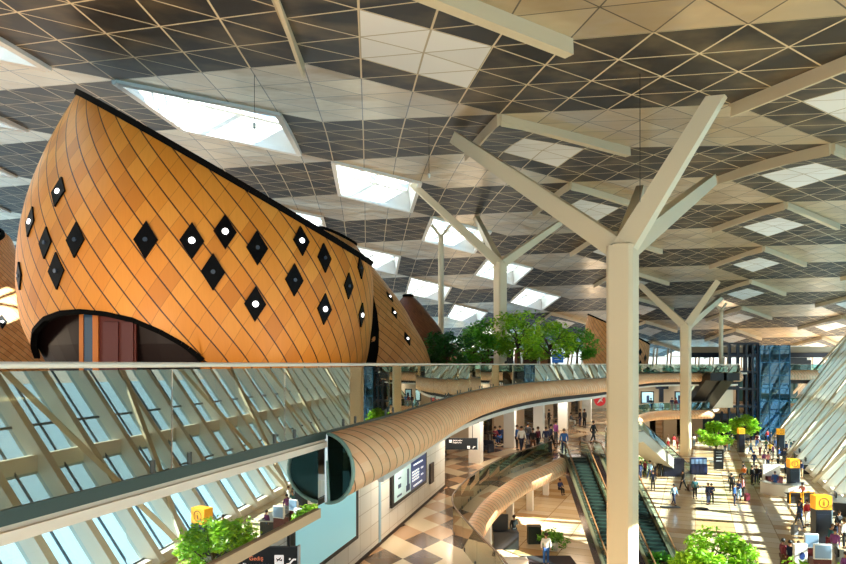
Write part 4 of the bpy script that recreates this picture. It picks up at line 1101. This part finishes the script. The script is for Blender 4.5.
# more travellers, seen through the reflection and farther along the facade side
for k, (x, y, top, bot, lab) in enumerate([(17.5, 26, 'red', 'black', 'person in red beside the near desks along the facade'), (19, 27.5, 'navy', 'light blue', 'person in navy with light blue trousers beside the near desks along the facade'), (21, 30, 'black', 'green', 'person in black with green trousers near the desks along the facade'),
    (18, 20.5, 'white', 'grey', 'person in white with grey trousers near the facade desks'), (17, 30, 'blue', 'maroon', 'person in blue with maroon trousers near the facade desks'), (22.5, 33, 'purple', 'blue', 'person in purple with blue trousers near the facade desks'), (24, 30.5, 'orange', 'navy', 'person in orange with navy trousers near the facade desks')]):
    person(x, y, 0, top, bot, ['stand', 'walk', 'hold'][k % 3], k*1.3, lab)
for px, Y, top, bot, lab in [(506, 42, 'dark blue', 'navy', 'person in dark blue seated behind the upper deck rail near the curved benches'), (556, 54, 'navy', 'black', 'person in navy seated by the blue sign on the upper deck')]:
    person((px-HX)/F*Y, Y, L2, top, bot, 'sit', .3, lab)

# ------------------------------------------------------------------ hall furniture
YEL = mat('sign_yellow', 'eea41c', .4, emit='f0a41c', es=.35)
def info_totem(px, pyb, hgt, w, label, hh=.88):
    q = on(px, pyb, 0); o = empty('information_totem', (q.x, q.y, 0), -.05, label, 'information sign', 'yellow topped information pillars')
    g = MB(); g.box(-w*.5, w*.5, -.3, .3, 0, hgt-hh); g.box(-w*.42, w*.42, -.32, -.3, .3, hgt-hh-.3); g.build('pillar', NAVY, o)
    g = MB(); g.box(-w*.52, w*.52, -.32, .32, hgt-hh, hgt); hd = g.build('sign_head', YEL, o)
    g = MB(); n = 28; r = hh*.36; c = Vector((0, -.33, hgt-hh/2))
    for k in range(n):
        a, b = 2*math.pi*k/n, 2*math.pi*(k+1)/n
        g.face([c+Vector((math.cos(t)*rr, 0, math.sin(t)*rr)) for t, rr in ((a, r), (b, r), (b, r*.86), (a, r*.86))])
    g.build('circle', BLACK, hd)
    text('i', hh*.62, Matrix.Translation((0, -.335, hgt-hh/2-hh*.2)) @ Matrix.Rotation(math.pi/2, 4, 'X'), BLACK, hd, 'letter', .003, 'CENTER')
    g = MB(); g.box(w*.5, w*.56, -.3, .3, 0, hgt-hh); g.build('edge_strip', STEEL, o)
    return o
info_totem(821, 548, 3.4, .98, 'nearest tall dark pillar topped by a yellow information box')
info_totem(793, 494, 3.2, .85, 'middle dark pillar topped by a yellow information box behind the round desk', .8)
info_totem(780.5, 456, 3.5, .72, 'farthest right dark pillar topped by a yellow information box', .75)
info_totem(741, 452, 3.2, .72, 'dark pillar topped by a yellow box near the farther hall tree', .75)
q = Vector((20.5, 31.5, 0))
o = info_totem(423+620*20.5/26, 364+620*11.8/26, 3.6, 1.05, 'dark pillar topped by a yellow information box at the near facade desks')
o = empty('directory_totem', tuple(on(718.5, 469, 0)), 0, 'black directory totem in front of the round hall tree', 'totem')
g = MB(); g.box(-.5, .5, -.15, .15, 0, 2.2); g.build('panel', mat('totem_black', '101216', .3), o)
g = MB()
for z in (1.9, 1.6, 1.3, .9): g.box(-.35, .3, -.165, -.15, z, z+.06)
g.build('print_line', mat('totem_print', 'b9c0c8', .4), o)
for k, px in enumerate((692.5, 696.5, 700.5, 704.5)):
    q = on(px, 474, 0); o = empty('self_service_kiosk', tuple(q), 0, ['blue self service kiosk closest to the ramped escalator', 'second blue self service kiosk from the ramped escalator', 'third blue self service kiosk from the ramped escalator', 'blue self service kiosk farthest from the ramped escalator'][k], 'kiosk', 'blue kiosks in a row')
    g = MB(); g.box(-.2, .2, -.25, .25, 0, 1.0); g.box(-.22, .22, -.1, .2, 1.0, 1.75); g.build('cabinet', mat('kiosk_blue', '20366e', .3), o)
    g = MB(); g.box(-.17, .17, -.13, -.1, 1.1, 1.6); g.build('display', mat('kiosk_screen', '8fb7e0', .3, emit='7fa8d8', es=.3), o)
# floor pole
q = on(702, 509, 0); o = empty('barrier_pole', tuple(q), 0, 'slim pole on a flat dark base on the open hall floor', 'pole')
g = MB(); g.lathe([(.5, 0), (.5, .05), (.06, .1)], 16); g.build('base', BLACK, o); g = MB(); g.lathe([(.025, .05), (.025, 1.9)], 8); g.build('rod', STEEL, o)
q = on(672, 507.5, 0); g = MB(); g.box(q.x-.9, q.x+.6, q.y-.25, q.y+.25, 0, .08); tag(g.build('floor_plate', mat('grey_plate', '5f6d7a', .4)), 'low flat grey plate on the floor beside the walking light blue figure', 'floor plate')
# round white desk
q = on(781, 493, 0); o = empty('round_desk', (q.x, q.y, 0), 0, 'curved white desk in front of the middle yellow information pillar', 'desk')
g = MB(); n = 20
for k in range(n):
    a, b = math.pi*(1+k/n)-.2, math.pi*(1+(k+1)/n)-.2; ri, ro = 1.3, 1.75
    P = [Vector((math.cos(t)*r_, math.sin(t)*r_, 0)) for t, r_ in ((a, ro), (b, ro), (b, ri), (a, ri))]; g.poly([(v.x, v.y) for v in P], 0, 1.02)
g.build('counter', mat('desk_white', 'e6e2da', .4), o)
g = MB()
for k in range(n):
    a, b = math.pi*(1+k/n)-.2, math.pi*(1+(k+1)/n)-.2; ri, ro = 1.2, 1.85
    P = [Vector((math.cos(t)*r_, math.sin(t)*r_, 0)) for t, r_ in ((a, ro), (b, ro), (b, ri), (a, ri))]; g.poly([(v.x, v.y) for v in P], 1.02, 1.1)
g.build('worktop', STEEL, o)
def standing_unit(px, py, lab, topc, bodyc, w=.95, h=2.0, ph=.85):
    q = on(px, py, 0); o = empty('check_in_terminal', (q.x, q.y, 0), -.1, lab, 'terminal')
    g = MB(); g.box(-w/2, w/2, -.25, .25, 0, h-ph); g.build('body', bodyc, o)
    g = MB(); g.box(-w*.5, w*.5, -.3, -.2, h-ph, h); g.box(-w*.3, w*.3, -.2, .1, h-ph-.1, h-.2); g.build('sign_panel', WHITE, o)
    g = MB(); g.box(-w*.45, w*.45, -.32, -.3, h-ph+.06, h-.06); g.build('display', topc, o)
    return o
gb = mat('grey_blue_screen', '86a2bc', .3, emit='86a2bc', es=.15)
standing_unit(809, 571, 'check-in terminal with grey blue screen and dark red body, behind its neighbour', gb, mat('terminal_red', '5a1a1a', .4), .75, 2.2, .8)
standing_unit(820, 586, 'check-in terminal with large grey blue screen nearest the bottom of the picture', gb, mat('terminal_red', '5a1a1a', .4), .9, 2.3, .8)
q = on(800, 575, 0); o = empty('white_totem', (q.x, q.y, 0), 0, 'white tapered totem with navy round mark beside the near terminals', 'totem')
g = MB(); g.poly([(-.35, -.12), (.35, -.12), (.35, .12), (-.35, .12)], 0, 1.75); g.build('panel', WHITE, o)
g = MB(); c = Vector((.05, -.13, 1.1)); g.face([c+Vector((math.cos(2*math.pi*k/16)*.16, 0, math.sin(2*math.pi*k/16)*.22)) for k in range(16)][::-1]); g.build('round_mark', mat('mark_blue', '24407c', .4), o)
q = on(770, 486, 0); o = empty('white_booth', (q.x, q.y, 0), 0, 'white booth panel with maroon box at the end of the round desk', 'booth')
g = MB(); g.box(-.7, .9, -.1, .1, 0, 2.1); g.build('panel', WHITE, o); g = MB(); g.box(-.5, .9, -.6, -.1, 0, 1.0); g.build('box', mat('booth_maroon', '5c2230', .5), o)
# yellow framed table
q = on(797, 503, 0); o = empty('framed_table', (q.x, q.y, 0), .1, 'dark table with yellow tubular frame beside the leaning facade', 'table')
g = MB(); g.box(-.9, 1.6, -.35, .35, .78, .84); g.build('tabletop', BLACK, o)
for x in (-.9, .3): g = MB(); g.tube([(x, -.35, 0), (x, -.35, .95), (x+.1, -.35, 1.0), (x+.9, -.35, 1.0), (x+1.0, -.35, .9), (x+1.0, -.35, 0)], .05, 6); g.build('frame', YEL, o)
g = MB(); g.box(-.7, 1.4, -.2, .3, 0, .75); g.build('skirt_panel', mat('dark_panel', '1b1718', .5), o)
# check-in counters along the facade
cw = mat('counter_dark', '22262e', .4)
k = 0
for (px, py, lab) in [(838, 577, 'dark check-in counter with pale front at the bottom corner'), (836, 512, 'dark counter against the leaning facade behind the nearest yellow pillar'), (806, 472, 'dark counter at the foot of the facade behind the middle yellow pillar'), (800, 462, 'far dark counter at the foot of the leaning facade'), (789, 446, 'farthest dark counter at the foot of the leaning facade')]:
    q = on(px, py, 0); o = empty('check_in_counter', (q.x, q.y, 0), -.41, lab, 'counter')
    g = MB(); g.box(-.5, .5, -1.6, 1.6, 0, 1.05); g.build('body', cw, o); g = MB(); g.box(-.6, .6, -1.7, 1.7, 1.05, 1.12); g.build('worktop', STEEL, o)
    g = MB(); g.box(-.1, .0, -.4, .4, 1.2, 1.6); g.box(-.08, 0, -.05, .05, 1.1, 1.25); g.build('monitor', BLACK, o)
for i, (x, y) in enumerate([(18.5, 24), (21, 28.3), (17, 20)]):
    o = empty('check_in_counter', (x, y, 0), -.41, ['check-in counter between the near tree and facade', 'check-in counter beside the near information pillar', 'check-in counter nearest the camera along the facade'][i], 'counter')
    g = MB(); g.box(-.5, .5, -1.6, 1.6, 0, 1.05); g.build('body', cw, o); g = MB(); g.box(-.6, .6, -1.7, 1.7, 1.05, 1.12); g.build('worktop', WHITE, o)
    g = MB(); g.box(-.1, .0, -.4, .4, 1.2, 1.6); g.box(-.08, 0, -.05, .05, 1.1, 1.25); g.build('monitor', BLACK, o)
def suitcase(px, py, col, lab, z=0, h=.65):
    q = on(px, py, z); o = empty('suitcase', (q.x, q.y, z), .3, lab, 'suitcase')
    g = MB(); g.box(-.2, .2, -.13, .13, .05, h); g.build('shell', mat('case_'+col.replace(' ', '_'), COL[col], .4), o)
    g = MB(); g.tube([(-.12, .1, h), (-.12, .1, h+.3), (.12, .1, h+.3), (.12, .1, h)], .015, 5); g.build('handle', STEEL, o)
    g = MB()
    for x in (-.15, .15):
        for y in (-.1, .1): g.lathe([(.03, 0), (.03, .05)], 6, (x, y, 0))
    g.build('wheel', BLACK, o)
suitcase(794.5, 535, 'grey', 'pale grey suitcase trailing behind the dark blue traveller')
suitcase(528.5, 453, 'black', 'black suitcase between travellers on the middle floor', L1)
suitcase(541.5, 452, 'navy', 'navy suitcase beside the maroon traveller on the middle floor', L1)
suitcase(747, 501, 'maroon', 'maroon suitcase beside the mid floor group')
suitcase(690, 491, 'brown', 'small brown suitcase behind the striding black figure')
# dark box at the escalator foot, glass guard
q = on(672, 476, 0); g = MB(); g.box(q.x-1.1, q.x+1.1, q.y-.5, q.y+.5, 0, 1.9); tag(g.build('service_box', NAVY), 'dark navy box standing at the foot of the ramped escalator', 'box')
# counter and case inside the oval opening
q = on(507, 548, 0); o = empty('service_counter', (q.x, q.y, 0), 0, 'dark counter seen down through the oval opening', 'counter')
g = MB(); g.box(-.9, .7, -.4, .4, 0, 1.1); g.build('body', cw, o); g = MB(); g.box(-.9, .1, .2, .35, 1.1, 2.1); g.build('screen_back', BLACK, o)
q = on(534, 543, 0); o = empty('litter_bin', (q.x, q.y, 0), 0, 'dark green square bin seen through the oval opening', 'bin')
g = MB(); g.box(-.42, .42, -.3, .3, 0, 1.1); g.build('body', mat('bin_green', '16241f', .4), o); g = MB(); g.box(-.45, .45, -.33, .33, 1.1, 1.16); g.build('lid', BLACK, o)
q = on(500, 566, 0); g = MB(); g.box(q.x-.2, q.x+1.6, q.y-.3, q.y+.3, 0, .45); tag(g.build('bench', WHITE), 'low pale bench at the bottom of the oval opening', 'bench')
# dark patterned mat under the twin escalators
q = on(560, 570, 0); g = MB(); g.box(q.x-1.8, q.x+1.2, q.y-.6, q.y+2.6, 0, .02); tag(g.build('floor_mat', mat('mat_dark', '2e2830', .8)), 'dark mat on the lower floor beside the left escalator', 'mat')
# cafe stools and tables on the middle floor
def stool(px, py, lab):
    q = on(px, py, L1); o = empty('bar_stool', (q.x, q.y, L1), 0, lab, 'stool', 'cafe stools on the middle floor')
    g = MB(); g.lathe([(.2, .72), (.22, .76), (.2, .8)], 10); g.build('seat', BLACK, o); g = MB(); g.lathe([(.18, 0), (.16, .03), (.03, .06), (.03, .72)], 10); g.build('base', STEEL, o)
for i, px in enumerate((557, 562, 567, 574)): stool(px, 427, ['cafe stool nearest the back pillar pair', 'cafe stool second along the cafe row', 'cafe stool third along the cafe row', 'cafe stool beside the seated grey person'][i])
for px, py, lab in [(560, 424, 'round cafe table behind the stools on the middle floor'), (490, 446, 'round dark table beside the second white pillar')]:
    q = on(px, py, L1); o = empty('cafe_table', (q.x, q.y, L1), 0, lab, 'table')
    g = MB(); g.lathe([(.45, .98), (.45, 1.02)], 16); g.build('tabletop', BLACK, o); g = MB(); g.lathe([(.25, 0), (.04, .05), (.04, .98)], 10); g.build('leg', STEEL, o)
for px, py, lab in [(480, 450, 'dark armchair between the first and second white pillars'), (486, 452, 'dark armchair nearest the first white pillar'), (503, 440, 'dark armchair behind the seated pair')]:
    q = on(px, py, L1); o = empty('armchair', (q.x, q.y, L1), rh.uniform(-1, 1), lab, 'chair'); am = mat('armchair_navy', '232a3c', .7)
    g = MB(); g.box(-.35, .35, -.35, .3, .2, .45); g.build('seat', am, o); g = MB(); g.box(-.4, .4, .25, .42, .1, .85); g.build('backrest', am, o)
    for x in (-1, 1): g = MB(); g.box(x*.4-.06, x*.4+.06, -.35, .4, .0, .62); g.build('armrest', am, o)
# upper deck: blue sign, round planter, curved benches
c = at(558, 357, 52); o = empty('advert_stand', (c.x, c.y, L2), 0, 'blue advertising board above a white curved planter on the upper deck', 'sign')
g = MB(); g.box(-.5, .45, -.06, .06, 1.3, 2.15); g.build('board', mat('board_blue', '1d62b4', .3, emit='1d62b4', es=.3), o)
g = MB(); g.box(-.35, .3, -.075, -.06, 1.75, 1.82); g.box(-.3, .1, -.075, -.06, 1.55, 1.6); g.build('print_line', WHITE, o); g = MB(); g.box(-.03, .03, -.03, .03, 0, 1.3); g.build('post', STEEL, o)
c = at(558, 370, 50); o = empty('arched_planter', (c.x, c.y, L2), 0, 'white rounded arched planter box behind the upper deck rail', 'planter')
g = MB(); n = 14; prf = [(-.75, 0)]+[(-.65*math.cos(math.pi*k/n), .55+.6*math.sin(math.pi*k/n)) for k in range(n+1)]+[(.75, 0)]
A = [Vector((x, -.5, z)) for x, z in prf]; B = [Vector((x, .5, z)) for x, z in prf]; g.face(A); g.face(B[::-1])
for k in range(len(A)): g.face((A[k], B[k], B[(k+1) % len(A)], A[(k+1) % len(A)]))
g.build('shell', mat('sage_white', 'c9d3c6', .4), o)
for k, (px, Y, r, lab) in enumerate([(536, 49, 2.3, 'outer curved dark and white slatted bench on the upper deck'), (540, 49.5, 1.3, 'inner curved dark and white slatted bench on the upper deck')]):
    x = (px-HX)/F*Y; o = empty('curved_bench', (x-1.6, Y, L2), 0, lab, 'bench')
    for z0, z1, rr, m in ((0, .35, 0, WHITE), (.35, .47, .08, BLACK)):
        g = MB()
        for i in range(12):
            a, b = -1.3+i*.22, -1.3+(i+1)*.22; P = [(math.cos(t)*q_, math.sin(t)*q_) for t, q_ in ((a, r+rr), (b, r+rr), (b, r-.45-rr), (a, r-.45-rr))]; g.poly(P, z0, z1)
        g.build('base' if z0 == 0 else 'seat', m, o)
for px, Y, w, h, lab in [(492, 58, 2.2, 1.9, 'low pale kiosk under the trees left of the upper column'), (530, 58, 1.6, 2.3, 'slim pale kiosk under the bright deck tree'), (468, 56, 2.0, 1.9, 'pale glass kiosk beside the dark deck tree')]:
    x = (px-HX)/F*Y; o = empty('deck_kiosk', (x, Y, L2), 0, lab, 'kiosk')
    g = MB(); g.box(-w/2, w/2, -.5, .5, 0, h*.5); g.build('counter', mat('kiosk_teal', '3c5a5e', .4), o)
    g = MB()
    for s in (-1, 1): g.box(s*w/2-.06, s*w/2+.06, -.5, .5, h*.5, h)
    g.box(-w/2, w/2, -.55, .55, h-.15, h); g.build('canopy', WHITE, o)
    g = MB(); g.box(-w/2+.1, w/2-.1, .3, .4, h*.5, h-.15); g.build('back_panel', mat('kiosk_brown', '6a3c20', .5), o)
# lamps hung below the roof by a wire
for px, py, Y in [(254.5, 126, 25), (429, 176, 33)]:
    p = at(px, py, Y); zr = EYE+roofh(p.x, p.y); o = empty('pendant_spot', tuple(p), 0, 'small spot on a thin wire hanging above the large pavilion' if px < 300 else 'small spot on a thin wire hanging left of the upper branching column', 'lamp')
    g = MB(); g.lathe([(.06, -.1), (.07, .1), (.02, .14)], 10); g.build('lamp_head', WHITE, o); g = MB(); g.tube([(0, 0, .1), (0, 0, zr-p.z)], .012, 5); g.build('wire', BLACK, o)
g = MB(); p = at(640, 95, 22); g.tube([(p.x, p.y, EYE+roofh(p.x, p.y)), (p.x, p.y, p.z-3.8)], .012, 5); tag(g.build('hanging_wire', BLACK), 'thin dark wire hanging from the roof in front of the big column fork', 'wire')

# ------------------------------------------------------------------ light
world = bpy.data.worlds.new('sky'); bpy.context.scene.world = world; world.use_nodes = True; nt = world.node_tree; bg = nt.nodes['Background']
tc = nt.nodes.new('ShaderNodeTexCoord'); sp = nt.nodes.new('ShaderNodeSeparateXYZ'); rp_ = nt.nodes.new('ShaderNodeValToRGB')
nt.links.new(tc.outputs['Generated'], sp.inputs[0]); nt.links.new(sp.outputs[2], rp_.inputs[0]); nt.links.new(rp_.outputs[0], bg.inputs[0])
e = rp_.color_ramp.elements; e[0].position = 0.0; e[0].color = lin('f4ead8'); e[1].position = .6; e[1].color = lin('8fbbe8')
bg.inputs[1].default_value = WORLD
def sun(az, el, s, col):
    L = bpy.data.lights.new('sun', 'SUN'); L.energy = s; L.angle = .01; L.color = col; o = bpy.data.objects.new('sun', L); C.objects.link(o)
    d = Vector((math.cos(el)*math.cos(az), math.cos(el)*math.sin(az), math.sin(el))); o.rotation_euler = d.to_track_quat('Z', 'Y').to_euler(); return o
sun(math.radians(-19), math.radians(31), SUN, (1, .9, .74))
def area(x, y, z, sx, sy, p, col=(1, .86, .68), rx=0, name='ceiling_panel_light', ry=0):
    L = bpy.data.lights.new(name, 'AREA'); L.shape = 'RECTANGLE'; L.size = sx; L.size_y = sy; L.energy = p; L.color = col; o = bpy.data.objects.new(name, L); C.objects.link(o); o.location = (x, y, z); o.rotation_euler = (rx, ry, 0); return o
for x, y in [(0, 23), (2.5, 33), (4.5, 40), (8.5, 49), (14, 60), (20, 70), (26, 80), (33, 88), (40, 90)]:
    area(x, y, 8.8, 2.5, 3, DOWN)
for x, y in [(4, 28), (7, 38), (12, 50), (18, 62), (26, 78)]:
    area(x, y, L1-.45, 2.5, 3, DOWN*.7)
for x, y in [(52, 103), (60, 103)]: area(x, y, L2-.8, 3, 2, DOWN)
# added fill lights over the upper deck that brighten the roof
for x, y in [(-10, 14), (-20, 22), (-12, 42), (-2, 48), (-28, 55), (-6, 66), (8, 72), (-30, 85), (5, 95), (28, 90), (30, 110), (55, 112)]:
    area(x, y, L2+.4, 2, 2, UP, (1, .8, .56), math.pi, 'roof_fill_light')
for (x, y, tx, ty) in [(-4.2, 15.5, -11, 25), (-9.5, 12.5, -14, 25), (-1.2, 19, -6, 27)]:  # added fill lights that brighten the large pavilion
    o = area(x, y, L2+.3, 1.2, .8, 110, (1, .82, .6), 0, 'pavilion_fill_light'); o.rotation_euler = (Vector((tx, ty, 15))-Vector((x, y, L2+.3))).to_track_quat('-Z', 'Y').to_euler()
# camera
cam = bpy.data.cameras.new('camera'); co = bpy.data.objects.new('camera', cam); C.objects.link(co); co.location = (0, 0, EYE); co.rotation_euler = (math.pi/2, 0, 0)
cam.sensor_width = 36; cam.lens = F/846*36; cam.shift_y = (HY-282)/846; cam.clip_end = 1000; cam.clip_start = .05
s = bpy.context.scene; s.camera = co
s.view_settings.view_transform = 'Standard'; s.view_settings.look = 'None'; s.view_settings.gamma = 1; s.view_settings.use_curve_mapping = False; s.view_settings.exposure = EXPO
s.cycles.max_bounces = 8; s.cycles.diffuse_bounces = 5; s.cycles.glossy_bounces = 4; s.cycles.transparent_max_bounces = 24; s.cycles.sample_clamp_indirect = 6; s.cycles.use_denoising = True
s.cycles.caustics_reflective = False; s.cycles.caustics_refractive = False
